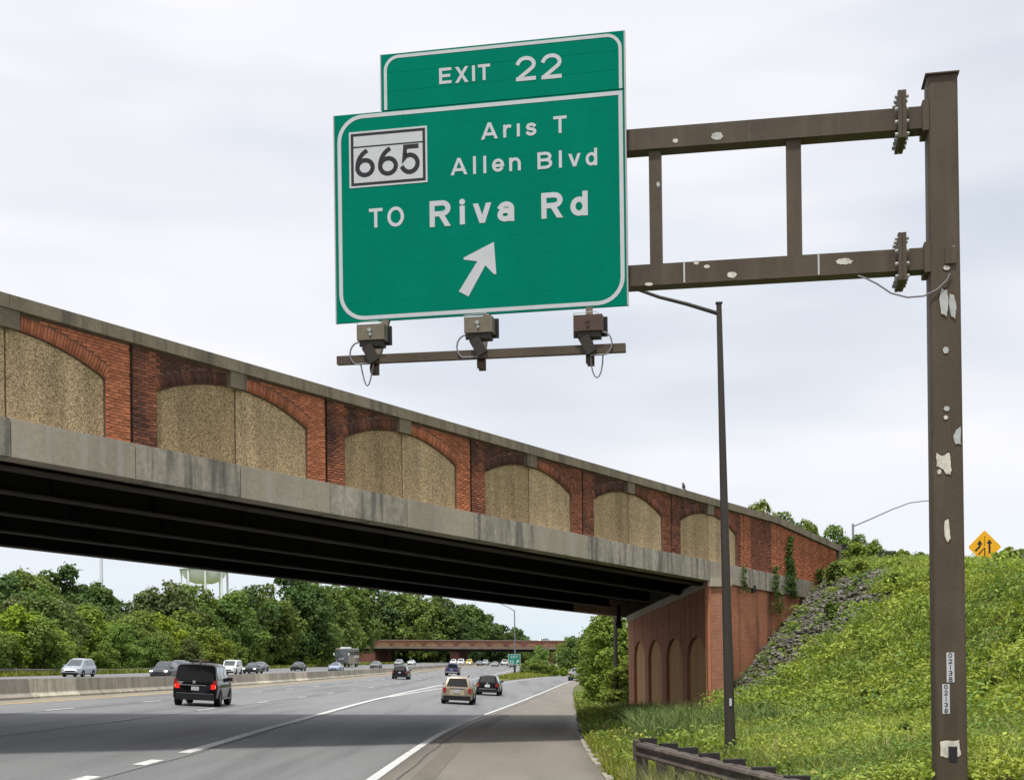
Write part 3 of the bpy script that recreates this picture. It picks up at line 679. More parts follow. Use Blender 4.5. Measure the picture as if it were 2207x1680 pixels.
# --- letter shapes: strokes (centre lines in the unit box) and slanted bars
def earc(cx, cy, rx, ry, a0, a1, k=12): return [(cx + rx * math.cos(R_(a0 + (a1 - a0) * i / k)), cy + ry * math.sin(R_(a0 + (a1 - a0) * i / k))) for i in range(k + 1)]
GL = {
 'E': [('s', [(1, 1), (0, 1), (0, 0), (1, 0)]), ('s', [(0, .5), (.88, .5)])],
 'X': [('d', 0, 0, 1, 1), ('d', 1, 0, 0, 1)],
 'I': [('s', [(.5, 0), (.5, 1)])], 'l': [('s', [(.5, 0), (.5, 1)])], 'j': [('s', [(.5, 0), (.5, 1)])],
 'T': [('s', [(0, 1), (1, 1)]), ('s', [(.5, 1), (.5, 0)])],
 '2': [('s', earc(.5, .70, .5, .30, 165, -36) + [(.10, .06)]), ('s', [(0, 0), (1, 0)])],
 '1': [('s', [(.5, 0), (.5, 1)])], '0': [('c', earc(.5, .5, .5, .5, 0, 360, 28))],
 '3': [('s', earc(.48, .745, .5, .255, 150, -90, 10) + earc(.48, .25, .52, .25, 90, -150, 12))],
 '8': [('c', earc(.5, .74, .44, .26, 0, 360, 24)), ('c', earc(.5, .25, .5, .25, 0, 360, 24))],
 'A': [('d', 0, 0, .5, 1), ('d', 1, 0, .5, 1), ('s', [(.2, .26), (.8, .26)])],
 'r': [('s', [(0, 0), (0, 1)]), ('s', [(0, .55)] + earc(.75, .45, .75, .55, 165, 72, 8))],
 's': [('s', earc(.5, .76, .47, .24, 25, 225, 10) + earc(.5, .26, .5, .26, 62, -155, 10))],
 'e': [('s', [(.02, .47), (.98, .47)]), ('s', earc(.5, .5, .5, .5, 0, 318, 22))],
 'n': [('s', [(0, 0), (0, 1)]), ('s', [(0, .6)] + earc(.5, .55, .5, .45, 160, 0, 10) + [(1, 0)])],
 'B': [('s', [(0, 0), (0, 1)]), ('s', [(.1, 1)] + earc(.58, .765, .36, .235, 90, -90, 8) + [(.1, .53)]), ('s', [(.12, .53)] + earc(.58, .265, .42, .265, 90, -90, 8) + [(.1, 0)])],
 'v': [('d', .5, 0, 0, 1), ('d', .5, 0, 1, 1)],
 'd': [('s', [(1, 0), (1, 1)]), ('c', earc(.5, .36, .5, .36, 0, 360, 24))],
 'R': [('s', [(0, 0), (0, 1)]), ('s', [(.1, 1)] + earc(.62, .745, .38, .255, 90, -90, 9) + [(.1, .49)]), ('d', 1, 0, .5, .52)],
 'i': [('s', [(.5, 0), (.5, .66)]), ('o', .5, .97)],
 'a': [('s', earc(.52, .70, .48, .30, 158, 10, 10) + [(1, .55), (1, 0)]), ('c', earc(.46, .29, .46, .29, 0, 360, 24))],
 'O': [('c', earc(.5, .5, .5, .5, 0, 360, 32))],
 '6': [('c', earc(.5, .31, .5, .31, 0, 360, 26)), ('s', earc(1.0, .34, 1.0, .72, 182, 118, 12))],
 '5': [('s', [(.93, 1), (.16, 1)]), ('s', [(.16, .98), (.08, .56)] + earc(.45, .335, .55, .335, 118, -150, 18))],
}
def strokes_to_quads(pts, hw, closed=False):
    n = len(pts); P = [Vector(p) for p in pts]; Lf = []; Rt = []
    if closed: P = P[:-1]; n = len(P)
    for i in range(n):
        if closed: a, b = P[i - 1], P[(i + 1) % n]
        else: a, b = P[max(i - 1, 0)], P[min(i + 1, n - 1)]
        d0 = (P[i] - a).normalized() if (P[i] - a).length > 1e-6 else (b - P[i]).normalized(); d1 = (b - P[i]).normalized() if (b - P[i]).length > 1e-6 else d0
        nn = Vector((-(d0 + d1).y, (d0 + d1).x))
        if nn.length < 1e-6: nn = Vector((-d0.y, d0.x))
        nn.normalize(); k = hw / max(.35, nn.dot(Vector((-d0.y, d0.x)))); c = P[i].copy()
        if not closed and i == 0: c -= d1 * hw
        if not closed and i == n - 1: c += d0 * hw
        Lf.append(c + nn * k); Rt.append(c - nn * k)
    return [(Lf[i], Rt[i], Rt[(i + 1) % n], Lf[(i + 1) % n]) for i in range(n if closed else n - 1)]
def glyph(mb, ch, w0, w1, v0, v1, th, off, fn, flip=False):
    lay = 0
    X = lambda u: w0 + th / 2 + (w1 - w0 - th) * u; Yv = lambda u: v0 + th / 2 + (v1 - v0 - th) * u
    for g in GL[ch]:
        o = off + lay * .0006; lay += 1
        if g[0] in 'sc':
            pts = [(X(a), Yv(b)) for a, b in g[1]]
            for q in strokes_to_quads(pts, th / 2, g[0] == 'c'): mb.add([fn(p.x, p.y, o) for p in q], [(3, 2, 1, 0)])
        elif g[0] == 'd':
            _, a0, b0, a1, b1 = g; xa = w0 + th * .56 + (w1 - w0 - th * 1.12) * a0; xb = w0 + th * .56 + (w1 - w0 - th * 1.12) * a1; ya = v0 + (v1 - v0) * b0; yb = v0 + (v1 - v0) * b1
            h_ = th / 2 * math.hypot(xb - xa, yb - ya) / abs(yb - ya)
            mb.add([fn(xa - h_, ya, o), fn(xa + h_, ya, o), fn(xb + h_, yb, o), fn(xb - h_, yb, o)], [(0, 1, 2, 3)])
        elif g[0] == 'o':
            mb.add([fn(X(g[1]) + th * .58 * math.cos(q), Yv(g[2]) + th * .58 * math.sin(q), o) for q in [2 * math.pi * i / 14 for i in range(14)]], [tuple(range(14))])
def word(name, letters, th, m, ox, oy, off=.0045, parent=None):
    """letters: (char, x0, x1, ytop, ybase) measured on an enlarged view whose corner is (ox, oy) at 3.2x"""
    par = parent or sign
    for ch, x0, x1, yt, yb in letters:
        mb = MB()
        a = spx(ox + x0 / 3.2, oy + yb / 3.2); b = spx(ox + x1 / 3.2, oy + yb / 3.2); t = spx(ox + (x0 + x1) / 6.4, oy + yt / 3.2); bb = spx(ox + (x0 + x1) / 6.4, oy + yb / 3.2)
        glyph(mb, ch, a[0], b[0], (a[1] + b[1]) / 2, (a[1] + b[1]) / 2 + t[1] - bb[1], th, off, sl_); mb.build(name, m, par)
# ybase/ytop are read at the middle of each letter
word('letter', [('E', 820, 905, 358, 468), ('X', 930, 1022, 350, 460), ('I', 1045, 1070, 342, 450), ('T', 1088, 1172, 333, 443)], .047, M_SWHITE, 690, 34.5)
word('letter', [('2', 1350, 1487, 278, 447), ('2', 1525, 1665, 260, 433)], .060, M_SWHITE, 690, 34.5)
word('letter', [('A', 1108, 1225, 735, 850), ('r', 1262, 1318, 750, 838), ('j', 1353, 1379, 742, 832), ('s', 1418, 1490, 737, 826), ('T', 1608, 1700, 690, 808)], .047, M_SWHITE, 690, 34.5)
word('letter', [('A', 898, 1015, 980, 1096), ('l', 1051, 1077, 968, 1090), ('l', 1122, 1148, 965, 1085), ('e', 1185, 1268, 984, 1075), ('n', 1303, 1383, 976, 1068), ('B', 1498, 1600, 938, 1055), ('l', 1643, 1669, 928, 1047), ('v', 1710, 1797, 949, 1038), ('d', 1830, 1910, 912, 1032)], .047, M_SWHITE, 690, 34.5)
word('letter', [('T', 337, 430, 112, 245), ('O', 463, 578, 100, 238)], .053, M_SWHITE, 690, 414)
word('letter', [('R', 755, 900, 58, 238), ('i', 960, 1000, 45, 223), ('v', 1052, 1182, 76, 213), ('a', 1222, 1338, 65, 203), ('R', 1525, 1673, 2, 180), ('d', 1725, 1845, -6, 164)], .082, M_SWHITE, 690, 414)
# arrow
P = lambda x, y: spx(690 + x / 3.2, 414 + y / 3.2)
ap = [P(1197, 343), P(988, 452), P(990, 466), P(1083, 477), P(955, 685), P(1022, 720), P(1138, 505), P(1196, 565), P(1214, 567)]
mb = MB(); flat(mb, [ap[0], ap[1], ap[2], ap[3], ap[6], ap[7], ap[8]], .0045); flat(mb, [ap[3], ap[4], ap[5], ap[6]], .0051); mb.build('arrow', M_SWHITE, sign)
# route shield
a = spx(690 + 202 / 3.2, 34.5 + 1190 / 3.2); b = spx(690 + 735 / 3.2, 34.5 + 757 / 3.2); w0, v0, w1, v1 = a[0], a[1], b[0], b[1]
sh = MB(); sbox(sh, w0, w1, v0, v1, .0005, .006); sh = sh.build('route_marker', M_SWHITE, sign)
def sring(x0, x1, y0, y1, th, off):
    mb = MB(); q = [(x0, y0), (x1, y0), (x1, y1), (x0, y1)]; i_ = [(x0 + th, y0 + th), (x1 - th, y0 + th), (x1 - th, y1 - th), (x0 + th, y1 - th)]
    mb.add([sl_(*p, off) for p in q + i_], [(k, (k + 1) % 4, 4 + (k + 1) % 4, 4 + k) for k in range(4)]); return mb
sring(w0 + .03, w1 - .03, v0 + .03, v1 - .03, .044, .0075).build('marker_frame', M_SBLACK, sh)
hh = v1 - v0; mb = MB(); flat(mb, [(w0 + .066, v1 - hh * .29), (w1 - .066, v1 - hh * .29), (w1 - .066, v1 - hh * .265), (w0 + .066, v1 - hh * .265)], .0081); mb.build('marker_bar', M_SBLACK, sh)
word('digit', [('6', 243, 377, 918, 1113), ('6', 400, 537, 903, 1102), ('5', 558, 687, 885, 1090)], .070, M_SBLACK, 690, 34.5, off=.0085, parent=sh)

# gantry
BK = -.30                                                         # beams stand behind the face
PW = spx(2036, 900, BK)[0]; gb = SO + SE * PW + SN * BK
gz = hz(gb.x, gb.y) - .1; gan = empty('sign_gantry', (gb.x, gb.y, gz)); tag(gan, 'brown steel cantilever sign gantry with peeling paint, tall post at the right', 'sign gantry')
def gl(w_, v, o): return SE * w_ + SN * o + Vector((0, 0, SO.z - gz + v))   # w from the post centre, v above sign bottom, o outwards
def gbox(mb, w0, w1, v0, v1, o0, o1): return mb.hexa([gl(w_, v, o) for v in (v0, v1) for o in (o1, o0) for w_ in (w0, w1)])
ptop = spx(2028, 174, BK)[1]; vbase = gz - SO.z
# post: rounded rectangular tube with a slight taper
def ring(w_, d_, r, k=4):
    o_ = []
    for (sx, sy, a0) in ((1, 1, 0), (-1, 1, 90), (-1, -1, 180), (1, -1, 270)):
        for q in range(k + 1): a = R_(a0 + 90 * q / k); o_.append((sx * (w_ / 2 - r) + r * math.cos(a), sy * (d_ / 2 - r) + r * math.sin(a)))
    return o_
mb = MB(); vs = []; lev = [vbase, vbase + 3, 2, ptop]; n = 20
for v in lev:
    k = (v - vbase) / (ptop - vbase); wd = .47 - .035 * k
    vs += [gl(a, v, b) for a, b in ring(wd,   .50 - .03 * k, .06)]
mb.add(vs, [(q * n + i, q * n + (i + 1) % n, (q + 1) * n + (i + 1) % n, (q + 1) * n + i) for q in range(len(lev) - 1) for i in range(n)] + [tuple(range(3 * n, 4 * n))])
post = mb.build('post', M_BROWN, gan, smooth=40, fixn=True)
mb = MB(); gbox(mb, -.25, .235, ptop, ptop + .02, -.28, .28); mb.build('cap_plate', M_BROWN, post)
mb = MB(); gbox(mb, -.45, .45, vbase - .02, vbase + .05, -.45, .45); mb.build('base_plate', M_BROWN, post)
beams = []
for (yl0, yl1, yr0, yr1) in ((275, 303, 228, 274), (568, 600, 533, 580)):
    vl = spx(1347, yl0, BK + .16)[1]; vr = spx(1995, yr0, BK + .16)[1]; ww = -PW - .0
    bm_ = MB(); x0 = -PW + .25; hgt = .325
    bm_.hexa([gl(w_, (vl if w_ == x0 else vr) - (hgt if dn else 0), o) for dn in (1, 0) for o in (.16, -.16) for w_ in (x0, -.2)])
    bo = bm_.build('beam', M_BROWN, gan, smooth=30); beams.append((vl, vr, bo))
    # bolted flange joint
    fwp = spx(1940, 300 if yl0 < 300 else 570, BK)[0] - PW; vm = vl + (vr - vl) * .9 - hgt / 2
    for dx in (-.031, .031):
        f = MB(); gbox(f, fwp + dx - .028, fwp + dx + .028, vm - .35, vm + .35, -.35, .35); fo = f.build('flange_plate', M_BROWN, gan)
    bt = MB()
    for oz in (-.28, -.095, .095, .28):
        for oy in (-.28, -.095, .095, .28):
            if abs(oz) < .2 and abs(oy) < .2: continue
            bt.tube([gl(fwp - .10, vm + oz, oy), gl(fwp + .10, vm + oz, oy)], .028, 6)
    tag(bt.build('flange_bolt', M_GALV, gan), kind='stuff')
    g = MB(); gbox(g, -.29, -.20, vr - hgt - .06, vr + .06, -.24, .24); g.build('collar', M_BROWN, gan)
for xs_, wd in ((1413, .185), (1711, .225), (1180, .19), (880, .19)):
    wv = spx(xs_, 450, BK)[0] - PW; k = (wv + PW) / PW
    vt = beams[0][0] + (beams[0][1] - beams[0][0]) * k - .32; vb = beams[1][0] + (beams[1][1] - beams[1][0]) * k
    s = MB(); gbox(s, wv - wd / 2, wv + wd / 2, vb, vt, -.10, .10); s.build('strut', M_BROWN, gan)
for xs_ in (1474, 1764):                                           # white bands on the lower beam
    wv = spx(xs_, 580, BK + .16)[0] - PW; vt = beams[1][0] + (beams[1][1] - beams[1][0]) * (wv + PW) / PW
    s = MB(); gbox(s, wv - .012, wv + .012, vt - .315, vt - .01, .161, .166); s.build('white_band', M_SWHITE, gan)
def blob(pts_px, off, m, nm='bare_patch', jitter=.14, seed=0):
    """an irregular flake of missing paint on the front of a member"""
    rnd = random.Random(seed); cx = sum(p[0] for p in pts_px) / len(pts_px); cy = sum(p[1] for p in pts_px) / len(pts_px); out_ = []
    for i in range(len(pts_px)):
        a, b = pts_px[i], pts_px[(i + 1) % len(pts_px)]
        for q in range(7):
            k = q / 7; x = a[0] + (b[0] - a[0]) * k; y = a[1] + (b[1] - a[1]) * k; f = 1 + jitter * (.6 * math.sin(i * 2.1 + q * .9 + seed) + rnd.uniform(-.55, .55)); out_.append((cx + (x - cx) * f, cy + (y - cy) * f))
    f = [(spx(x, y, off)) for x, y in out_]; c = spx(cx, cy, off); vs = [gl(a - PW, b, off - BK + 0) for a, b in [c] + f]; n = len(f)
    mb = MB(); mb.add(vs, [(0, 1 + i, 1 + (i + 1) % n) for i in range(n)]); po = mb.build(nm, m, gan)
    rim = [gl(c[0] - PW + (a - c[0]) * (1.07 + rnd.uniform(0, .16)), c[1] + (b - c[1]) * (1.07 + rnd.uniform(0, .16)), off - BK - .0008) for a, b in f]
    mb = MB(); mb.add([gl(c[0] - PW, c[1], off - BK - .0008)] + rim, [(0, 1 + i, 1 + (i + 1) % n) for i in range(n)]); mb.build('rust_rim', M_RUSTY, po); return po
def el(cx, cy, rx, ry, k=7, rot=0): return [(cx + rx * math.cos(2 * math.pi * i / k + rot), cy + ry * math.sin(2 * math.pi * i / k + rot)) for i in range(k)]
fb_ = BK + .1625
for i, (cx, cy, rx, ry, m_) in enumerate([(1545, 293, 13, 9, M_GALV), (1455, 303, 6, 5, M_PRIMER), (1418, 397, 4, 6, M_GALV), (1500, 566, 6, 4, M_PRIMER), (1523, 574, 7, 4, M_PRIMER), (1577, 592, 11, 7, M_PRIMER), (1819, 563, 19, 7, M_PRIMER), (1398, 612, 9, 4, M_PRIMER)]):
    off = BK + .102 if i == 2 else fb_
    blob(el(cx, cy, rx, ry, 7, i), off, m_, jitter=.13, seed=i)
fp = BK + .252
for i, (pts, m_) in enumerate([([(2028, 622), (2041, 625), (2044, 650), (2040, 680), (2028, 676), (2024, 645)], M_GALV), ([(2046, 632), (2056, 636), (2061, 660), (2058, 686), (2049, 680), (2045, 655)], M_GALV),
        (el(2038, 754, 7, 8, 6), M_GALV), (el(2040, 880, 7, 6, 6), M_GALV), (el(2038, 899, 5, 5, 6), M_PRIMER), ([(2070, 918), (2070, 956), (2058, 956), (2054, 940), (2060, 926)], M_GALV),
        ([(2018, 976), (2030, 982), (2046, 975), (2050, 1010), (2048, 1022), (2038, 1020), (2032, 1010), (2018, 1004)], M_PRIMER), (el(2024, 1016, 5, 6, 6), M_PRIMER),
        ([(2036, 1120), (2044, 1118), (2046, 1140), (2048, 1160), (2042, 1168), (2036, 1156), (2034, 1138)], M_PRIMER), (el(2055, 534, 5, 5, 6), M_PRIMER), (el(2040, 577, 8, 5, 6), M_PRIMER),
        ([(2025, 1596), (2066, 1594), (2071, 1626), (2063, 1630), (2062, 1607), (2042, 1607), (2042, 1632), (2028, 1628)], M_PRIMER)]):
    blob(pts, fp, m_, seed=20 + i, jitter=.06)
def gpx(x, y, off): a, b = spx(x, y, off); return a - PW, b
a, b = gpx(2044, 1608, fp), gpx(2063, 1640, fp); hb = MB(); gbox(hb, a[0], b[0], b[1], a[1], .251, .258); hb.build('handhole', M_SBLACK, post)
a, b = gpx(2036, 533, fp), gpx(2060, 567, fp); hb = MB(); gbox(hb, a[0], b[0], b[1], a[1], .248, .275); hb.build('cover_plate', M_BROWN, post)
# identification tags with painted digits, one above the other
for (x0, x1, y0, y1, tilt) in ((2040, 2056, 1405, 1469, 2), (2031, 2046, 1473, 1537, 1.5)):
    a, b = gpx(x0, y1, fp + .004), gpx(x1, y0, fp + .004); tg = MB(); gbox(tg, a[0], b[0], a[1], b[1], .2505, .254); to = tg.build('number_tag', M_SWHITE, post)
    hh = (b[1] - a[1]) / 5; wd = b[0] - a[0]
    for i, ch in enumerate('02138'):
        w_ = (.50 if ch != '1' else .2) * wd; cx = (a[0] + b[0]) / 2
        dg = MB(); glyph(dg, ch, cx - w_ / 2, cx + w_ / 2, b[1] - (i + 1) * hh + .008, b[1] - i * hh - .008, .013, .2555, gl); dg.build('digit', M_SBLACK, to)
# loose cable from the lower beam to the post
cp = [(1850, 590), (1868, 601), (1890, 612), (1920, 632), (1955, 641), (1990, 638), (2018, 625), (2040, 604), (2047, 590)]
MB().tube([gl(*gpx(x, y, fp + .02), .29 - (0.12 if i < 1 else .01)) for i, (x, y) in enumerate(cp)], .013, 6).build('cable', M_CABLE, gan)
# lighting rail and outriggers in front of the sign
RF = 1.25
ra = spx(725, 776, RF); rb = spx(1347, 748, RF)
rl = MB(); hgt = .125
rl.hexa([gl(w_ - PW, v - (hgt / 2 if dn else -hgt / 2), o - BK) for dn in (1, 0) for o in (RF, RF - .10) for (w_, v) in (ra, rb)]); rl.build('light_rail', M_BROWN, gan)
for i, (x, yb_, m_, flp, nm) in enumerate([(799, 716, M_LAMPB, 1, 'tan sign floodlight below the lower left corner of the green sign'), (1031, 700, M_LAMPB, 1, 'tan sign floodlight in the middle of the lighting rail'), (1267, 696, M_LAMPR, -1, 'dark brown sign floodlight at the right of the lighting rail')]):
    cw, cv = spx(x, yb_, RF + .05); rv = ra[1] + (rb[1] - ra[1]) * (cw - ra[0]) / (rb[0] - ra[0])
    og = MB(); og.bar(gl(cw - PW - .17, .08, -BK - .16), gl(cw - PW, rv - .16, RF - BK - .06), .11, .10); og.bar(gl(cw - PW + .01, rv - .22, RF - BK - .14), gl(cw - PW + .01, rv + .05, RF - BK - .14), .10, .06, up=SN); og.build('outrigger', M_BROWN, gan)
    lt = empty('sign_light', SO + sl_(cw, cv - .16, RF + .05)); tag(lt, nm, 'floodlight', 'sign floodlights')
    T = lambda a, b, c: SE * a + SN * c + Vector((0, 0, b + .16))
    bx = MB()
    def tb(mb, w0, w1, v0, v1, o0, o1, ins=0.):
        return mb.hexa([T(w_ * (1 - ins if o == o1 else 1), v, o) for v in (v0, v1) for o in (o1, o0) for w_ in (w0, w1)])
    tb(bx, -.21, .21, -.115, .115, -.20, .04, .0); hs = bx.build('housing', m_, lt)
    f = MB(); tb(f, -.245, .255, -.15, .13, -.26, -.20); f.build('bezel', M_TRIM, lt)
    f = MB(); tb(f, -.16, .17, -.20, -.115, -.22, .0); f.build('ballast_box', M_DKPOLE, lt)
    f = MB(); f.bar(T(-.07, -.2, .02), T(.05, -.42, -.02), .16, .05, up=SN); f.build('bracket', M_DKPOLE, lt)
    for (cc, r_) in (((-.01, .03), .030), ((-.0, -.035), .022)):
        f = MB(); f.tube([T(cc[0], cc[1], .04), T(cc[0], cc[1], .058)], r_, 8); f.build('knob', M_GALV if m_ is M_LAMPB else M_LAMPR, hs)
    f = MB(); f.tube([T(-.20, .125, .03), T(-.21, .14, .045), T(.12, .155, .045), T(.16, .12, .03)], .006, 5); f.build('retaining_wire', M_GALV, lt)
    pth = [T(-flp * .2, -.13, -.03)] + [T(-flp * (.2 + .14 * math.sin(math.pi * q / 8)), -.13 - .34 * (1 - math.cos(math.pi * q / 8)) / 2, -.03) for q in range(1, 8)] + [T(-flp * .02, -.46, -.03)]
    MB().tube(pth, .013, 6).build('conduit', M_CABLE, lt)
    if i != 1: MB().tube([T((-flp * .19 + .2 * q / 8) if i == 0 else .11 + .09 * math.cos(math.pi * q / 8) * 1, -.45 - .33 * math.sin(math.pi * q / 8), -.08) for q in range(0, 9)], .011, 6).build('conduit', M_CABLE, lt)

# ------------------------------------------------------------------ lamp posts
def lamp_post(name, base, top, r0, r1, arm, label, m=M_DKPOLE, arm_r=.05, plate=None, head=True):
    o = empty(name, base); tag(o, label, 'lamp post'); B = Vector(base)
    MB().tube([(0, 0, 0), Vector(top) - B], [r0, r1], 14).build('pole', m, o, smooth=40)
    f = MB(); f.box((0, 0, .04), (r0 * 3.4, r0 * 3.4, .08)); f.tube([(0, 0, .08), (0, 0, .3)], [r0 * 1.3, r0 * 1.05], 12); f.build('base_flange', m, o)
    if arm:
        ap_ = [Vector(p) - B for p in arm]; MB().tube(ap_, [arm_r * (1 - .35 * i / (len(ap_) - 1)) for i in range(len(ap_))], 8).build('arm', m, o, smooth=40)
        if head:
            d = (ap_[-1] - ap_[-2]).normalized(); d.z *= .3; d.normalize(); c = ap_[-1] + d * .28
            h = MB(); s_ = d.cross(Vector((0, 0, 1))).normalized()
            prof_ = [(-.32, .05, .05), (-.15, .12, .09), (.1, .17, .11), (.3, .14, .08), (.36, .05, .04)]; vs = []
            for (l, wv, hv) in prof_: vs += [c + d * l + s_ * wv + Vector((0, 0, -hv * .3)), c + d * l + s_ * wv * .6 + Vector((0, 0, hv)), c + d * l - s_ * wv * .6 + Vector((0, 0, hv)), c + d * l - s_ * wv + Vector((0, 0, -hv * .3)), c + d * l + Vector((0, 0, -hv * .7))]
            h.add(vs, [(i * 5 + k, i * 5 + (k + 1) % 5, (i + 1) * 5 + (k + 1) % 5, (i + 1) * 5 + k) for i in range(4) for k in range(5)] + [(0, 1, 2, 3, 4), (20, 24, 23, 22, 21)]); h.build('lamp_head', m, o, smooth=40, fixn=True)
    return o
Yl = 31.
bx_ = at(1574, 1622, Yl); b_ = Vector((bx_.x, Yl, hz(bx_.x, Yl) - .05)); tp = at(1549, 654, Yl)
lp = lamp_post('lamp_post', b_, tp, .128, .062, [at(1549, 676, Yl) * 1.0, at(1480, 655, Yl), at(1420, 640, Yl + .1), at(1330, 608, Yl + .3), at(1240, 580, Yl + .5)], 'tall dark lamp post before the brick wing wall, its arm passing behind the green sign')
tg = at(1574, 1512, Yl - .14) - b_; MB().box(tg, (.055, .01, .17)).build('number_tag', M_SWHITE, lp)
MB().box((tp - b_) + Vector((0, 0, .01)), (.15, .15, .03)).build('cap', M_DKPOLE, lp)
Y2 = 76.; q = at(1328, 1522, Y2); b2 = Vector((q.x, Y2, hz(q.x, Y2) - .05)); t2 = at(1324, 1085, Y2)
l2 = lamp_post('lamp_post', b2, Vector((b2.x, Y2, t2.z)), .14, .07, [Vector((b2.x, Y2, t2.z - .3)), Vector((b2.x - 2.5, Y2, t2.z - .1))], 'dark lamp post standing beyond the bridge at the end of the abutment')
tg = at(1331, 1448, Y2 - .15) - b2; MB().box(tg, (.06, .01, .12)).build('number_tag', M_SWHITE, l2)
Y3 = 225.; q = at(1110, 1449, Y3); b3 = Vector((q.x, Y3, zr(q.x, Y3) + .1)); t3 = at(1110, 1314, Y3)
lamp_post('lamp_post', b3, Vector((b3.x, Y3, t3.z)), .13, .08, [Vector((b3.x, Y3, t3.z - .15)), at(1094, 1307, Y3), at(1078, 1300, Y3), at(1064, 1296, Y3)], 'slim grey lamp post rising behind the small green exit sign', m=mat('grey_pole', (.16, .17, .18), .6), arm_r=.07)
Y4 = 92.; q = at(1838, 1150, Y4); b4 = Vector((q.x, Y4, hz(q.x, Y4) - .1)); t4 = at(1838, 1128, Y4)
lamp_post('lamp_post', b4, Vector((b4.x, Y4, t4.z)), .10, .08, [at(1838, 1134, Y4) , at(1880, 1116, Y4), at(1920, 1098, Y4), at(1960, 1083, Y4), at(1990, 1079, Y4), at(2010, 1078, Y4)], 'pale lamp post on the hilltop with a long arm reaching right', m=mat('pale_pole', (.26, .25, .29), .6), arm_r=.05)

# ------------------------------------------------------------------ merge warning sign on the hilltop
Y5 = 70.; c = at(2122, 1178, Y5); gz5 = hz(c.x, Y5); ms = empty('merge_sign', (c.x, Y5, gz5 - .1)); tag(ms, 'yellow diamond lane merge warning sign on the hilltop', 'road sign')
hd = 36 / (F / Y5); cz = c.z - gz5 + .1
def mp_(x, y, o): return Vector((x, -o, cz + y))
mb = MB(); dia = rrect(-hd * .71, hd * .71, -hd * .71, hd * .71, .09); rot = [((a - b) * .7071, (a + b) * .7071) for a, b in dia]
mb.prism(rot, lambda a, b, w_: mp_(a, b, w_), -.02, 0); mb.build('plate', M_YSIGN, ms, fixn=True)
mb = MB()
def mflat(pts, o): mb.add([mp_(a * hd, b * hd, o) for a, b in pts], [tuple(range(len(pts)))])
mflat([(.22, -.38), (.34, -.38), (.34, .22), (.22, .22)], .004); mflat([(.11, .2), (.45, .2), (.28, .46)], .0045)
mflat([(-.62, -.20), (-.52, -.27), (-.24, .02), (-.24, .16), (-.36, .16), (-.36, .06)], .004); mflat([(-.47, .15), (-.13, .15), (-.30, .42)], .0045)
for k in range(4): mflat([(-.04, .10 + .15 * k), (.03, .10 + .15 * k), (.03, .17 + .15 * k), (-.04, .17 + .15 * k)], .004)
mflat([(-.04, -.6), (.03, -.6), (.03, -.04), (-.04, -.04)], .004); mflat([(-.42, -.44), (-.36, -.49), (-.05, -.12), (-.05, -.03)], .0046)
mb.build('merge_symbol', M_SBLACK, ms); MB().box((0, .06, cz / 2 - .3), (.09, .07, cz + .3)).build('post', M_TIMBER, ms)

# ------------------------------------------------------------------ small exit sign in the gore and speed limit sign
Y6 = 207.; c = at(1108, 1420, Y6); sgx = c.x; g6 = zr(sgx, Y6) + .1; es = empty('exit_sign', (sgx, Y6, g6)); tag(es, 'small green exit 22 sign with arrow on a post in the grass wedge', 'road sign')
k6 = Y6 / F; hw, hh = 13 * k6, 11.2 * k6; cz = c.z - g6
MB().box((0, 0, cz), (2 * hw, .03, 2 * hh)).build('plate', M_SWHITE, es); MB().box((0, -.018, cz), (2 * hw - .14, .006, 2 * hh - .14)).build('face', mat('small_sign_green', (.005, .20, .15), .6), es)
ef = lambda x, y, o: Vector((x, -.0215 - o, cz + y)); mb = MB()
for i, ch in enumerate('EXIT'): glyph(mb, ch, -.50 + i * .27, -.50 + i * .27 + (.2 if ch != 'I' else .12), .2, .56, .075, .0, ef)
for i, ch in enumerate('22'): glyph(mb, ch, -.74 + i * .36, -.74 + i * .36 + .29, -.62, -.1, .09, .0, ef)
mb.add([ef(a, b, 0) for a, b in ((.20, -.52), (.30, -.62), (.52, -.38), (.42, -.28))], [(0, 1, 2, 3)]); mb.add([ef(a, b, .001) for a, b in ((.28, -.18), (.62, -.52), (.72, -.06))], [(0, 1, 2)]); mb.build('lettering', M_SWHITE, es)
MB().box((0, .07, (cz - hh) / 2), (.26, .08, cz + .4)).build('post', M_TIMBER, es)
Y7 = 330.; c = at(1204, 1413, Y7); g7 = zr(c.x, Y7); ss = empty('speed_limit_sign', (c.x, Y7, g7)); tag(ss, 'white speed limit sign seen under the far overpass', 'road sign')
cz = c.z - g7; MB().box((0, 0, cz), (1.3, .03, 1.75)).build('plate', M_SWHITE, ss); mb = MB(); ef = lambda x, y, o: Vector((x, -.02 - o, cz + y))
for i, ch in enumerate('65'): glyph(mb, ch, -.42 + i * .45, -.05 + i * .45, -.7, -.1, .1, 0, ef)
for (z0, wd) in ((.5, .8), (.2, .7)): mb.add([ef(a, b, 0) for a, b in ((-wd / 2, z0), (wd / 2, z0), (wd / 2, z0 + .14), (-wd / 2, z0 + .14))], [(0, 1, 2, 3)])
mb.build('lettering', M_SBLACK, ss); MB().box((0, .06, cz / 2 - .3), (.1, .08, cz + .6)).build('post', M_TIMBER, ss)

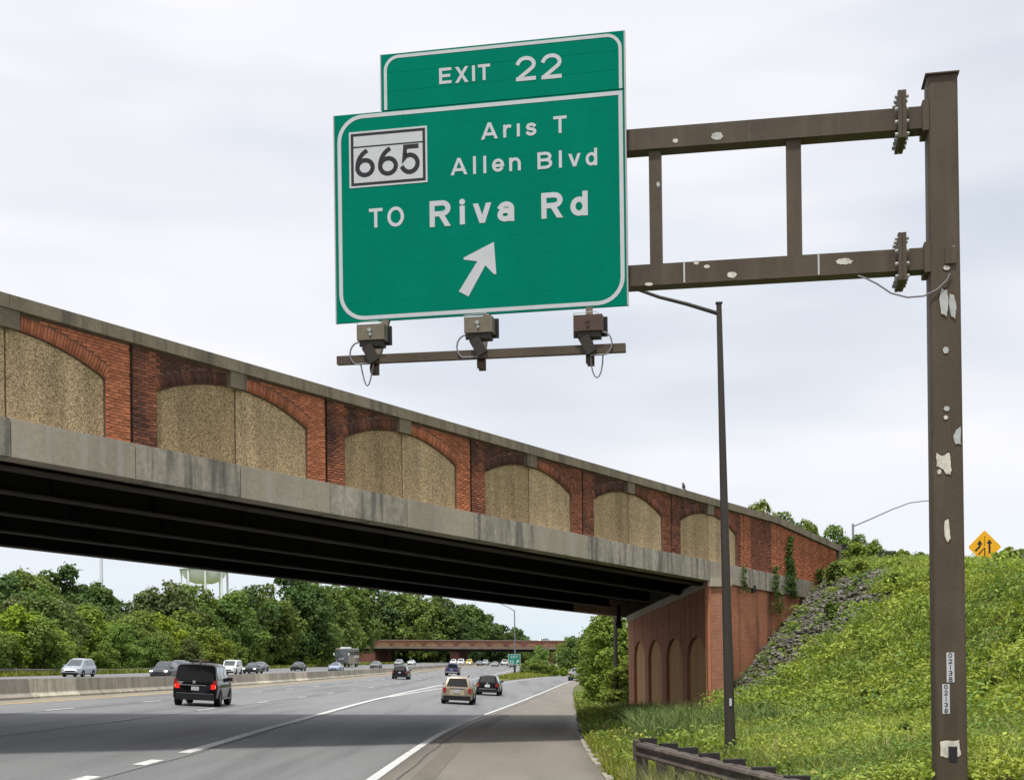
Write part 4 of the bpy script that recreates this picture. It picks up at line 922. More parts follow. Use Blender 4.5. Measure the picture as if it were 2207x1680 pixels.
# ------------------------------------------------------------------ guardrails
def wbeam(mb, pts, ht=.31):
    """W-beam rail swept along pts (top edge line); the profile bulges towards side"""
    prof_ = [(a * 1.1, b * .78) for a, b in [(.0, 0), (.055, -.015), (.075, -.06), (.06, -.10), (.0, -.135), (.0, -.175), (.06, -.21), (.075, -.25), (.055, -.295), (0, -.31)]]; vs = []; n = len(prof_)
    for i, p in enumerate(pts):
        d = (pts[min(i + 1, len(pts) - 1)] - pts[max(i - 1, 0)]); d.z = 0; d.normalize(); sd = Vector((-d.y, d.x, 0))
        vs += [p + sd * a + Vector((0, 0, b)) for a, b in prof_] + [p + sd * (a - .006) + Vector((0, 0, b)) for a, b in reversed(prof_)]
    m_ = 2 * n; mb.add(vs, [(i * m_ + k, i * m_ + (k + 1) % m_, (i + 1) * m_ + (k + 1) % m_, (i + 1) * m_ + k) for i in range(len(pts) - 1) for k in range(m_)] + [tuple(range(m_)), tuple(range((len(pts) - 1) * m_, len(pts) * m_))[::-1]])
gp = [at(1376, 1598, 22.6), at(1480, 1624, 20.4), at(1570, 1646, 18.6), at(1660, 1668, 17.0), at(1745, 1689, 15.6), at(1860, 1718, 14.1), at(1980, 1748, 12.9)]
gd = empty('guardrail', (gp[0].x, gp[0].y, hz(gp[0].x, gp[0].y))); tag(gd, 'weathered brown guardrail with dark block posts in the grass at the lower right', 'guardrail'); G0 = Vector(gd.location)
mb = MB(); pp = [p - G0 for p in reversed(gp)]; wbeam(mb, pp); mb.build('rail_beam', M_RUSTRAIL, gd, smooth=35, fixn=True)
# wide top shelf of the box-backed rail
mb = MB()
for a, b in zip(gp, gp[1:]): mb.bar(a - G0 + Vector((.10, .02, -.012)), b - G0 + Vector((.06, .02, -.012)), .09, .014)
mb.build('rail_top', M_RUSTRAIL, gd)
mb = MB(); a = gp[0] - G0; mb.box(a + Vector((-.03, .06, -.14)), (.10, .30, .34)); mb.build('end_terminal', M_RUSTRAIL, gd)
for (x, yt) in ((1396, 1591), (1440, 1602), (1482, 1611), (1528, 1623), (1582, 1636), (1645, 1653), (1717, 1672), (1800, 1694), (1895, 1718)):
    Yb = interp([(1384, 22.6), (1480, 20.4), (1570, 18.6), (1660, 17.0), (1745, 15.6), (1860, 14.1), (1980, 12.9)], x - 22) + .12
    p = at(x, yt, Yb) - G0; gzp = hz(p.x + G0.x, p.y + G0.y) - G0.z
    MB().box((p.x, p.y, p.z - .10), (.30, .15, .22)).build('block', M_TIMBER, gd)
    MB().box((p.x - .10, p.y + .02, (p.z - .26 + gzp - .3) / 2), (.19, .14, p.z - .26 - gzp + .3)).build('post', M_GREYPOST, gd)
# rail along the far edge of the oncoming lanes
lp_ = [Vector((x, y, lz(x, y) + .78)) for x, y in [(-57, 112), (-55.5, 122), (-54, 132), (-52.3, 142), (-50.6, 153), (-49, 165), (-47.5, 177)]]
lg = empty('guardrail', (lp_[0].x, lp_[0].y, lp_[0].z - .78)); tag(lg, 'low steel guardrail at the edge of the oncoming lanes in front of the wood', 'guardrail'); G1 = Vector(lg.location)
mb = MB(); wbeam(mb, [p - G1 for p in reversed(lp_)]); mb.build('rail_beam', mat('galvanised_rail', (.20, .19, .18), .6, var=.2, vscale=1.5), lg, smooth=35, fixn=True)
for i in range(len(lp_) - 1):
    for q in range(4):
        p = lp_[i].lerp(lp_[i + 1], q / 4) - G1; MB().box((p.x - .12, p.y, p.z - .45), (.18, .18, .95)).build('post', M_TIMBER, lg)

# ------------------------------------------------------------------ vehicles
def lathe_wheel(r, wd):
    t = MB(); prof_ = [(-wd / 2, r * .62), (-wd / 2, r * .93), (-wd * .36, r), (wd * .36, r), (wd / 2, r * .93), (wd / 2, r * .62)]; n = 22; vs = []
    for x, q in prof_: vs += [Vector((x, q * math.cos(2 * math.pi * k / n), q * math.sin(2 * math.pi * k / n))) for k in range(n)]
    t.add(vs, [(i * n + k, i * n + (k + 1) % n, (i + 1) * n + (k + 1) % n, (i + 1) * n + k) for i in range(len(prof_) - 1) for k in range(n)])
    m = MB(); R = r * .64
    vs = [Vector((wd * .34, 0, 0))] + [Vector((wd * .42, R * math.cos(2 * math.pi * k / 20), R * math.sin(2 * math.pi * k / 20))) for k in range(20)] + [Vector((-wd * .4, R * math.cos(2 * math.pi * k / 20), R * math.sin(2 * math.pi * k / 20))) for k in range(20)] + [Vector((-wd * .3, 0, 0))]
    m.add(vs, [(0, 1 + k, 1 + (k + 1) % 20) for k in range(20)] + [(1 + k, 21 + k, 21 + (k + 1) % 20, 1 + (k + 1) % 20) for k in range(20)] + [(41, 21 + (k + 1) % 20, 21 + k) for k in range(20)])
    sp = MB()
    for k in range(5):
        a = 2 * math.pi * k / 5; u = Vector((0, math.cos(a), math.sin(a))); v = Vector((0, -math.sin(a), math.cos(a)))
        for sx in (1, -1): sp.add([Vector((sx * wd * .44, 0, 0)) + u * .05 * r - v * .1 * r, Vector((sx * wd * .44, 0, 0)) + u * .05 * r + v * .1 * r, Vector((sx * wd * .44, 0, 0)) + u * R + v * .16 * r, Vector((sx * wd * .44, 0, 0)) + u * R - v * .16 * r], [(0, 1, 2, 3)])
    res = []
    for nm, b, mm in (('tyre', t, M_TYRE), ('rim', m, M_TRIM), ('spokes', sp, M_RIM)):
        me = bpy.data.meshes.new(nm); me.from_pydata(b.v, [], b.f); me.update(); me.materials.append(mm)
        if nm == 'tyre': me.shade_smooth(); me.set_sharp_from_angle(angle=R_(35))
        res.append(me)
    return res
WHEEL = lathe_wheel(.34, .23)
KIND = {}
# stations from the tail to the nose: y, belt height, top height, half width low, half width top (metres)
KIND['boxy'] = dict(L=4.30, W=1.82, H=1.79, z0=.27, r=.345, wb=2.58, st=[(-2.15, .95, 1.00, .80, .74), (-2.13, 1.00, 1.04, .89, .84), (-2.00, 1.03, 1.72, .905, .77), (-1.84, 1.04, 1.785, .91, .77), (-.2, 1.04, 1.79, .91, .77), (.62, 1.02, 1.72, .91, .76), (1.22, 1.0, 1.08, .91, .74), (1.75, .93, .98, .90, .72), (2.05, .84, .89, .84, .66), (2.15, .70, .74, .74, .6)], rear=(1, 3), front=(5, 6), win=[(-1.88, -1.22), (-1.14, -.28), (-.20, .78)])
KIND['suv'] = dict(L=4.78, W=1.86, H=1.70, z0=.26, r=.36, wb=2.85, st=[(-2.39, .86, .91, .80, .72), (-2.36, 1.00, 1.05, .88, .76), (-2.02, 1.04, 1.60, .925, .62), (-1.75, 1.05, 1.66, .93, .63), (-.3, 1.03, 1.70, .93, .65), (.40, 1.0, 1.62, .93, .64), (1.22, .97, 1.06, .93, .74), (1.85, .91, .97, .91, .70), (2.22, .82, .87, .85, .64), (2.39, .66, .70, .72, .55)], rear=(1, 2), front=(5, 6), win=[(-1.85, -1.10), (-1.02, -.12), (-.04, .85)])
KIND['sedan'] = dict(L=4.85, W=1.84, H=1.46, z0=.20, r=.325, wb=2.78, st=[(-2.42, .72, .76, .76, .62), (-2.36, .90, .95, .86, .70), (-1.95, .93, 1.00, .905, .72), (-1.62, .94, 1.04, .92, .66), (-.85, .93, 1.38, .92, .57), (-.25, .92, 1.455, .92, .58), (.28, .91, 1.40, .92, .58), (1.12, .90, .98, .92, .72), (1.80, .82, .88, .90, .68), (2.25, .70, .75, .84, .62), (2.42, .56, .60, .70, .52)], rear=(3, 4), front=(6, 7), win=[(-1.12, -.30), (-.22, .70)])
KIND['minivan'] = dict(L=4.93, W=1.90, H=1.76, z0=.24, r=.33, wb=2.91, st=[(-2.46, .85, .9, .82, .74), (-2.43, 1.0, 1.05, .90, .80), (-2.15, 1.03, 1.62, .945, .68), (-1.9, 1.03, 1.72, .95, .68), (-.4, 1.01, 1.76, .95, .70), (.52, .98, 1.66, .95, .69), (1.55, .95, 1.03, .95, .78), (2.05, .86, .92, .93, .74), (2.36, .74, .79, .86, .66), (2.46, .60, .64, .75, .58)], rear=(1, 2), front=(5, 6), win=[(-2.0, -1.05), (-.97, .0), (.08, 1.02)])
KIND['pickup'] = dict(L=5.7, W=2.02, H=1.94, z0=.38, r=.41, wb=3.65, st=[(-2.85, 1.08, 1.12, .93, .86), (-2.80, 1.16, 1.20, 1.0, .92), (-1.05, 1.17, 1.21, 1.01, .92), (-1.0, 1.2, 1.24, 1.01, .84), (-.80, 1.2, 1.86, 1.01, .70), (-.5, 1.2, 1.93, 1.01, .72), (.35, 1.18, 1.93, 1.01, .73), (.78, 1.16, 1.84, 1.01, .72), (1.38, 1.14, 1.20, 1.01, .86), (2.2, 1.10, 1.16, 1.0, .84), (2.7, 1.0, 1.06, .96, .80), (2.85, .74, .78, .88, .72)], rear=(3, 4), front=(7, 8), win=[(-.70, .12), (.20, 1.02)])
def ring_half(st, z0):
    y, zb, zt, wl, wu = st
    h_ = zb - z0
    return [Vector((wl * .90, y, z0)), Vector((wl * .985, y, z0 + .10)), Vector((wl, y, z0 + h_ * .52)), Vector((wl * .99, y, zb - min(.07, h_ * .2))), Vector((wl * .96, y, zb)), Vector((wu, y, zb + (zt - zb) * .88)), Vector((wu * .86, y, zt - .012)), Vector((0, y, zt + .012))]
def st_at(sts, y):
    for a, b in zip(sts, sts[1:]):
        if a[0] <= y <= b[0]:
            k = (y - a[0]) / (b[0] - a[0]); return tuple(p + (q - p) * k for p, q in zip(a, b))
    return sts[-1]
def paint_mat(nm, c, rough=.32, metal=.25): return mat('car_paint_' + nm, c, rough, metal=metal, spec=.35, coat=.3)
def car(name, kind, paintm, base, heading, bank, label, cat='car', scale=1., end='rear', tail=M_TAIL, head=M_HEAD, roofrack=False, glass=None, group='vehicles on the highway', extras=None, trim=None):
    k = KIND[kind]; L = k['L'] * scale
    f = Vector((math.sin(heading), math.cos(heading), 0)); c = Vector(base) + (f * L / 2 if end == 'rear' else -f * L / 2)
    o = empty(name, (c.x, c.y, zr(c.x, c.y) if bank is not None else base[2])); o.rotation_euler = (0, bank or 0, -heading); o.scale = (scale,) * 3; tag(o, label, cat, group)
    sts = k['st']; z0 = k['z0']; mb = MB(); vs = []
    rings = [ring_half(s, z0) for s in sts]; n = 16
    for r in rings:
        full = r + [Vector((-p.x, p.y, p.z)) for p in reversed(r[:-1])]
        vs += full + [Vector((0, full[0].y, z0 - .0))]
    mb.add(vs, [(i * n + q, i * n + (q + 1) % n, (i + 1) * n + (q + 1) % n, (i + 1) * n + q) for i in range(len(rings) - 1) for q in range(n)] + [tuple(range(n))[::-1], tuple(range((len(rings) - 1) * n, len(rings) * n))])
    body = mb.build('body', paintm, o, smooth=32, fixn=True)
    gm = glass or M_GLASS
    def top_quad(i, j, nm):
        a, b = rings[i], rings[j]; lo = [Vector((s * a[6].x, a[6].y, a[6].z)) for s in (-1, 1)]; hi = [Vector((s * b[6].x, b[6].y, b[6].z)) for s in (1, -1)]
        q = lo + hi; cc = sum(q, Vector()) / 4; nn = (q[1] - q[0]).cross(q[3] - q[0]).normalized()
        if nn.z < 0: nn = -nn
        q = [cc + Vector(((p.x - cc.x) * .96, (p.y - cc.y) * .88, (p.z - cc.z) * .88)) + nn * .022 for p in q]; bq = [p - nn * .03 for p in q]
        m_ = MB(); m_.add(q + bq, [(0, 1, 2, 3), (4, 7, 6, 5)] + [(x, 4 + x, 4 + (x + 1) % 4, (x + 1) % 4) for x in range(4)]); return m_.build(nm, gm, o, fixn=True)
    ri, rj = k['rear']; fi, fj = k['front']
    if kind != 'pickup': top_quad(ri, rj, 'rear_window')
    else: top_quad(3, 4, 'rear_window')
    top_quad(fj, fi, 'windscreen')
    for (y0, y1) in k['win']:
        for s in (-1, 1):
            cols = []
            for yy in [y0 + (y1 - y0) * q / 4 for q in range(5)]:
                r = ring_half(st_at(sts, yy), z0); a, b = r[4], r[5]; d = b - a
                lo = a + d * .10; hi = a + d * .90
                nn = Vector((d.z, 0, -d.x)).normalized(); cols.append((lo + nn * .012, hi + nn * .012))
            m_ = MB(); vv = [Vector((s * p.x, p.y, p.z)) for cpair in cols for p in cpair]; vv += [Vector((p.x - s * .03, p.y, p.z)) for p in vv]
            m_.add(vv, [(2 * q, 2 * q + 1, 2 * q + 3, 2 * q + 2) for q in range(4)] + [(10 + 2 * q, 12 + 2 * q, 13 + 2 * q, 11 + 2 * q) for q in range(4)]); m_.build('side_window', M_GLASS2, o, fixn=True)
    # wheels and arches
    rr = k['r']; W2 = k['W'] / 2
    for sy in (-1, 1):
        for s in (-1, 1):
            wy = sy * k['wb'] / 2 + (.0 if kind != 'pickup' else .05); wl = st_at(sts, wy)[3]
            a = MB(); nn = 16; R1 = rr * 1.20
            ring_ = [(math.cos(math.pi * q / nn), math.sin(math.pi * q / nn)) for q in range(nn + 1)]
            vv = [Vector((s * (wl + .012), wy + R1 * p, rr + R1 * q * .98)) for p, q in ring_] + [Vector((s * (wl - .22), wy + R1 * p, rr + R1 * q * .98)) for p, q in ring_]
            a.add(vv, [tuple(range(nn + 1)), tuple(range(nn + 1, 2 * nn + 2))[::-1]] + [(q, q + 1, nn + 2 + q, nn + 1 + q) for q in range(nn)] + [(0, nn + 1, 2 * nn + 1, nn)]); a.build('wheel_arch', M_TRIM, o, fixn=True)
            wobj = bpy.data.objects.new('wheel', WHEEL[0]); link(wobj, o); wobj.location = (s * (wl - .095), wy, rr); wobj.scale = (1.08,) + (rr / .34,) * 2
            if s < 0: wobj.rotation_euler = (0, 0, math.pi)
            for q in (1, 2): link(bpy.data.objects.new(('rim', 'spokes')[q - 1], WHEEL[q]), wobj)
    for s in (-1, 1):                                             # tyres show below the tail and nose
        pass
    Lh = k['L'] / 2; tm_ = trim or M_TRIM
    zb0 = sts[1][1]
    b = MB(); b.box((0, -Lh + .05, z0 + .14), (W2 * 1.74, .16, .26)); b.build('rear_bumper', tm_, o)
    b = MB(); b.box((0, Lh - .08, z0 + .10), (W2 * 1.62, .20, .20)); b.build('front_bumper', tm_, o)
    tz = zb0 * .86 if kind != 'boxy' else .84; th_ = .26 if kind in ('suv', 'minivan', 'pickup') else .17; th_ = .20 if kind == 'boxy' else th_
    tw = .17 if kind in ('suv', 'boxy', 'pickup', 'minivan') else .34
    for s in (-1, 1):
        b = MB(); b.box((s * (W2 * .87 - tw / 2 + .02), -Lh + .035, tz), (tw, .12, th_)); b.build('tail_light', tail, o)
        b = MB(); hz_ = sts[-3][1] - .12; b.box((s * (W2 * .76), Lh - .14, hz_ - .02), (.27, .20, .13)); b.build('headlight', head, o)
        b = MB(); my = k['win'][-1][1] - .02; mw = st_at(sts, my)[3]; b.box((s * (mw + .05), my, sts[4][1] + .08), (.22, .10, .15)); b.build('mirror', tm_ if kind in ('boxy', 'pickup') else paintm, o)
    b = MB(); b.box((0, -Lh - .012, tz - (.04 if kind != 'boxy' else .09)), (.32, .02, .16)); b.build('licence_plate', M_PLATE, o)
    b = MB(); b.box((0, Lh - .02, z0 + .33), (.9, .06, .13)); b.build('grille', M_TRIM, o)
    if roofrack:
        for s in (-1, 1): MB().tube([(s * .56, -1.75, k['H'] - .08), (s * .56, -1.55, k['H'] - .01), (s * .56, .0, k['H'] + .03), (s * .56, .25, k['H'] - .05)], .022, 6).build('roof_rail', M_TRIM, o)
    if extras: extras(o, k)
    return o
def hd(Y): return math.atan(.0002 * max(0, Y - 60))
BK_ = .0638
blk = mat('car_paint_black', (.005, .005, .006), .10, spec=.24); gold = paint_mat('champagne', (.30, .245, .175), .3, .4); navy = paint_mat('navy', (.010, .018, .075)); silv = paint_mat('silver', (.36, .37, .38), .3, .5)
pale = paint_mat('pale_blue_silver', (.42, .47, .52), .3, .4); white = paint_mat('white', (.68, .68, .67), .3, 0.); dgrey = paint_mat('dark_grey', (.055, .06, .065)); dgreen = paint_mat('greenish_black', (.018, .024, .02)); mgrey = paint_mat('mid_grey', (.17, .18, .18))
blusil = paint_mat('blue_silver', (.36, .42, .55), .3, .4); maroon = paint_mat('maroon', (.09, .02, .02)); yel = paint_mat('yellow', (.62, .45, .02), .4, 0.)
def boxy_extras(o, k):
    for s in (-1, 1): MB().box((s * .80, -2.13, 1.02), (.15, .08, .16)).build('upper_lens', M_TAIL, o); MB().box((s * .80, -2.168, .84), (.07, .012, .10)).build('lit_bulb', mat('lit_bulb', (.8, .1, .05), .3, emit=(1, .12, .05), estr=2.2), o)
    MB().box((-.05, -2.165, 1.02), (.12, .012, .11)).build('emblem', M_CHROME, o)
    MB().box((-.62, -2.165, .99), (.24, .010, .05)).build('badge', M_CHROME, o); MB().box((-.62, -2.165, .91), (.14, .010, .045)).build('badge', M_CHROME, o)
    MB().box((-.15, -2.155, .885), (1.2, .02, .022)).build('tailgate_strip', M_CHROME, o)
    MB().box((0, -2.16, .545), (1.5, .02, .02)).build('bumper_strip', M_RIM, o)
    for s in (-1, 1): MB().box((s * .93, 0, .33), (.06, 1.6, .05)).build('side_step', M_RIM, o)
    r = MB()
    for y in (-1.3, -.4): r.bar((-.6, y, 1.85), (.6, y, 1.85), .05, .03)
    r.tube([(-.25, -1.7, 1.88), (-.2, -.1, 1.9)], .03, 6); r.build('roof_rack', M_TRIM, o); MB().box((.1, -.8, 1.885), (.10, 1.9, .05)).build('roof_load', mat('wooden_board', (.25, .16, .08), .8), o)
    MB().tube([(.32, -1.75, 1.78), (.30, -1.95, 2.02)], .008, 5).build('antenna', M_TRIM, o)
car('boxy_suv', 'boxy', blk, gr(418, 1521), -.055, BK_, 'black boxy SUV with brake lights lit just beyond the bridge shadow', 'SUV', 1.03, tail=M_TAILON, extras=boxy_extras, trim=M_TRIM)
def gold_extras(o, k):
    MB().box((0, -2.40, .99), (.9, .03, .05)).build('handle_bar', M_CHROME, o); MB().box((0, -2.385, .74), (.86, .02, .30)).build('plate_recess', paint_mat('pale_champagne', (.46, .40, .28)), o); MB().box((0, -2.42, .78), (.36, .02, .16)).build('licence_plate', M_PLATE, o)
    MB().box((0, -2.33, .40), (1.62, .14, .24)).build('lower_bumper', M_TRIM, o); MB().box((-.15, -2.33, 1.10), (.5, .04, .03)).build('wiper', M_TRIM, o)
car('tan_suv', 'suv', gold, gr(983, 1517), .02, BK_, 'champagne gold SUV in the exit lane with red tail lights', 'SUV', 1.0, roofrack=True, extras=gold_extras)
def vw_extras(o, k):
    MB().box((0, -2.41, 1.0), (.13, .02, .13)).build('emblem', M_CHROME, o); MB().box((0, -2.42, .80), (.40, .02, .20)).build('licence_plate', M_LITTER, o); MB().box((0, -2.34, .56), (1.35, .12, .035)).build('chrome_strip', M_CHROME, o)
car('black_suv', 'suv', blk, gr(1049, 1498), .06, BK_ * .8, 'black SUV with white plate beside the gold one in the exit lane', 'SUV', .98, extras=vw_extras, roofrack=False)
def bmw_extras(o, k): MB().box((0, -2.35, .42), (1.3, .12, .16)).build('skid_plate', M_RIM, o)
car('black_suv', 'suv', blk, gr(860, 1463), hd(165), BK_, 'black SUV in the left lane next to the median barrier', 'SUV', 1.0, extras=bmw_extras)
def pick_extras(o, k):
    MB().box((0, -2.87, .62), (1.85, .14, .16)).build('chrome_bumper', M_CHROME, o); MB().box((0, -2.88, 1.02), (.2, .02, .08)).build('emblem', M_CHROME, o); MB().box((0, -1.92, 1.215), (1.66, 1.62, .03)).build('bed_cover', M_TRIM, o)
car('pickup_truck', 'pickup', navy, gr(972, 1456), hd(200), BK_, 'dark blue pickup truck ahead of the gold SUV', 'pickup truck', 1.0, extras=pick_extras)
car('sedan', 'sedan', silv, gr(1240, 1466), .15, 0, 'silver grey sedan leaving on the exit ramp beside the trees', 'car', 1.05)
car('pickup_truck', 'pickup', white, gr(1086, 1434), hd(320), BK_, 'white pickup truck partly hidden behind the small exit sign', 'pickup truck')
car('suv', 'suv', mgrey, gr(1104, 1438), hd(260), BK_, 'grey SUV directly behind the post of the small exit sign', 'SUV')
car('sedan', 'minivan', white, gr(1131, 1426), hd(420), 0, 'white van to the right of the small exit sign', 'van')
for x, y, kd, pm, lb, ct in ((1178, 1428, 'sedan', maroon, 'maroon car behind the gore bushes under the far overpass', 'car'), (1203, 1429, 'sedan', white, 'white car below the speed limit sign', 'car')):
    car('sedan', kd, pm, at(x, y, 330) * 1, hd(330), 0, lb, ct)
# oncoming traffic, noses towards the camera
ON = dict(end='front', glass=M_GLASS2); nb = -.03
onc_list = [('minivan', 'minivan', pale, 150, 1458, 'pale silver blue minivan coming past the guardrail at the left', 'minivan', 1.0, M_HEAD),
 ('wagon', 'suv', dgrey, 340, 1462, 'dark grey wagon with headlights lit, half hidden by the barrier', 'car', .95, M_HEADON),
 ('suv', 'suv', mgrey, 372, 1456, 'grey SUV just left of the black boxy SUV beyond the barrier', 'SUV', 1.0, M_HEAD),
 ('suv', 'boxy', white, 489, 1454, 'white SUV just right of the black boxy SUV beyond the barrier', 'SUV', 1.0, M_HEAD),
 ('sedan', 'sedan', dgreen, 536, 1451, 'dark sedan leading a grey sedan beyond the barrier', 'car', 1.0, M_HEADON),
 ('sedan', 'sedan', mgrey, 552, 1446, 'grey sedan following close behind the dark sedan', 'car', 1.0, M_HEAD),
 ('sedan', 'sedan', dgreen, 636, 1445, 'dark sedan alone in the middle oncoming lane', 'car', 1.0, M_HEAD),
 ('sedan', 'sedan', blusil, 718, 1447, 'bluish silver sedan in front of the motorhome', 'car', 1.0, M_HEAD),
 ('sedan', 'sedan', mgrey, 806, 1440, 'grey sedan between the motorhome and the black SUV', 'car', 1.05, M_HEAD)]
for nm, kd, pm, x, y, lb, ct, sc, hl in onc_list:
    p = gr(x, y); car(nm, kd, pm, p, math.pi + hd(p.y), nb, lb, ct, sc, head=hl, **ON)
far_list = [('suv', 'suv', silv, 856, 1427, 330, 'silver SUV at the far edge of the oncoming lanes left of the far pier', 'SUV'), ('sedan', 'sedan', white, 884, 1425, 360, 'white car behind the silver SUV on the far edge', 'car'),
 ('suv', 'suv', white, 975, 1426, 390, 'white SUV in front of the far bridge pier', 'SUV'), ('pickup_truck', 'pickup', white, 991, 1427, 370, 'white pickup truck with orange lights right of the far pier', 'pickup truck'),
 ('van', 'minivan', yel, 1009, 1426, 400, 'yellow work van under the far overpass', 'van'), ('sedan', 'sedan', mgrey, 1030, 1427, 380, 'grey car under the far overpass beside a white one', 'car'), ('sedan', 'suv', pale, 1044, 1427, 400, 'pale car right of the grey one under the far overpass', 'car'), ('sedan', 'sedan', silv, 1065, 1428, 380, 'silver car nearest the small exit sign beyond the barrier', 'car')]
for nm, kd, pm, x, y, Yf, lb, ct in far_list:
    a, _ = ab(x, y); X = a * Yf; car(nm, kd, pm, (X, Yf, zr(X, Yf)), math.pi + hd(Yf), nb, lb, ct, 1.0, **ON)
# car on the far overpass
p = at(1137, 1384, 449.); zz = ztop(px_s(1137)) - 1.0; o = car('suv', 'suv', silv, (p.x + 2.4, p.y, zz), -math.pi / 2 - .06, None, 'silver SUV driving over the far overpass', 'SUV', end='front'); o.location.z = zz
# motorhome
pr = at(742, 1434, 285.); rv = empty('motorhome', (pr.x, 285 + 5.2, zr(pr.x, 285) + .45), math.pi - hd(290) - .07); rv.scale = (1.06,) * 3; tag(rv, 'large grey and brown motorhome with white roof units among the oncoming traffic', 'motorhome', 'vehicles on the highway')
def rbox(nm, c, d, m, par=rv): return MB().box(c, d).build(nm, m, par)
rvg = paint_mat('rv_grey', (.10, .105, .11)); rvt = paint_mat('rv_tan', (.25, .17, .12)); rvc = paint_mat('rv_cream', (.5, .45, .38))
b = MB(); st_ = [(-5.2, .35, 3.1, 1.2), (-5.0, .3, 3.3, 1.27), (4.6, .3, 3.3, 1.27), (5.05, .32, 3.15, 1.24), (5.2, .4, 1.3, 1.15)]; vs = []
for y, z0, z1, hw in st_: vs += [Vector((-hw, y, z0)), Vector((hw, y, z0)), Vector((hw, y, z1 - .12)), Vector((hw * .92, y, z1)), Vector((-hw * .92, y, z1)), Vector((-hw, y, z1 - .12))]
b.add(vs, [(i * 6 + k, i * 6 + (k + 1) % 6, (i + 1) * 6 + (k + 1) % 6, (i + 1) * 6 + k) for i in range(4) for k in range(6)] + [tuple(range(6)), tuple(range(24, 30))[::-1]]); b.build('body', rvg, rv, smooth=30, fixn=True)
for s in (-1, 1):
    rbox('side_panel', (s * 1.275, 1.2, 1.0), (.02, 6.5, 1.2), rvt); rbox('stripe', (s * 1.278, -2.5, 1.7), (.02, 4.6, .5), rvc)
    for y in (3.7, 1.2, -1.5, -3.8): rbox('side_window', (s * 1.28, y, 2.35), (.03, 1.3, .75), M_GLASS)
    rbox('mirror', (s * 1.5, 5.0, 2.2), (.28, .12, .5), white); rbox('headlight', (s * .95, 5.16, .85), (.22, .12, .22), M_HEAD)
b = MB(); b.add([Vector((-1.12, 5.235, 1.32)), Vector((1.12, 5.235, 1.32)), Vector((1.12, 5.10, 2.9)), Vector((-1.12, 5.10, 2.9)), Vector((-1.12, 5.0, 1.32)), Vector((1.12, 5.0, 1.32)), Vector((1.12, 4.9, 2.9)), Vector((-1.12, 4.9, 2.9))], [(0, 1, 2, 3), (4, 7, 6, 5), (0, 4, 5, 1), (1, 5, 6, 2), (2, 6, 7, 3), (3, 7, 4, 0)]); b.build('windscreen', M_GLASS2, rv, fixn=True)
rbox('roof', (0, -.2, 3.33), (2.3, 9.6, .08), white); rbox('roof_unit', (0, 3.0, 3.5), (1.1, 1.3, .3), white); rbox('roof_unit', (0, -.5, 3.5), (1.1, 1.6, .3), white); rbox('marker_light', (.9, 4.9, 3.35), (.4, .2, .14), M_AMBER)
rbox('wiper_panel', (0, 5.25, 1.25), (1.2, .05, .12), white)
for y in (3.4, -2.6):
    for s in (-1, 1):
        wo = bpy.data.objects.new('wheel', WHEEL[0]); link(wo, rv); wo.location = (s * 1.12, y, .02); wo.scale = (1.2, 1.45, 1.45)
        if s < 0: wo.rotation_euler = (0, 0, math.pi)
        for q in (1, 2): link(bpy.data.objects.new(('rim', 'spokes')[q - 1], WHEEL[q]), wo)
# towed dolly behind the motorhome
td = empty('tow_dolly', (pr.x + .2, 285 + 13, zr(pr.x, 298)), math.pi - hd(290)); tag(td, 'small tow trailer hitched behind the motorhome', 'trailer')
MB().box((0, 0, .75), (1.7, 2.2, .5)).build('bed', white, td); MB().tube([(0, 1.1, .6), (0, 2.6, .6)], .06, 6).build('drawbar', M_TRIM, td)
for s in (-1, 1): wo = bpy.data.objects.new('wheel', WHEEL[0]); link(wo, td); wo.location = (s * .95, 0, .34)
# water tower and masts far beyond the wood
WY = 640.; wt = at(440, 1250, WY); wr_ = 50 * WY / F; wtw = empty('water_tower', (wt.x, WY, 4)); tag(wtw, 'pale blue water tower on legs standing above the wood', 'water tower')
zband = at(440, 1227, WY).z - 4; mb = MB(); prof_ = [(0, -.86), (.40, -.83), (.66, -.70), (.84, -.46), (.93, -.20), (.96, 0), (.96, .25), (.80, .55), (.45, .78), (0, .86)]; n = 32; vs = []
depth = (at(440, 1258, WY).z - 4 - zband) / .86 * -1
for r, z in prof_: vs += [Vector((r * wr_ * math.cos(2 * math.pi * k / n), r * wr_ * math.sin(2 * math.pi * k / n), zband + z * depth)) for k in range(n)]
mb.add(vs, [(i * n + k, i * n + (k + 1) % n, (i + 1) * n + (k + 1) % n, (i + 1) * n + k) for i in range(len(prof_) - 1) for k in range(n)]); mb.build('tank', M_TOWER, wtw, smooth=40)
mb = MB(); vs = []
for r, z in ((.94, -.15), (1.05, -.15), (1.05, .1), (.94, .1)): vs += [Vector((r * wr_ * math.cos(2 * math.pi * k / n), r * wr_ * math.sin(2 * math.pi * k / n), zband + z)) for k in range(n)]
mb.add(vs, [(i * n + k, i * n + (k + 1) % n, ((i + 1) % 4) * n + (k + 1) % n, ((i + 1) % 4) * n + k) for i in range(4) for k in range(n)]); mb.build('walkway', mat('tower_walkway', (.20, .30, .30), .7), wtw, fixn=True)
for k in range(8):
    a = 2 * math.pi * (k + .33) / 8; MB().tube([(wr_ * math.cos(a), wr_ * math.sin(a), 0), (.97 * wr_ * math.cos(a), .97 * wr_ * math.sin(a), zband + .1)], .55, 8).build('leg', M_TOWER, wtw)
MB().tube([(0, 0, 0), (0, 0, zband - depth * .8)], 1.15, 12).build('riser', M_TOWER, wtw)
mb = MB()
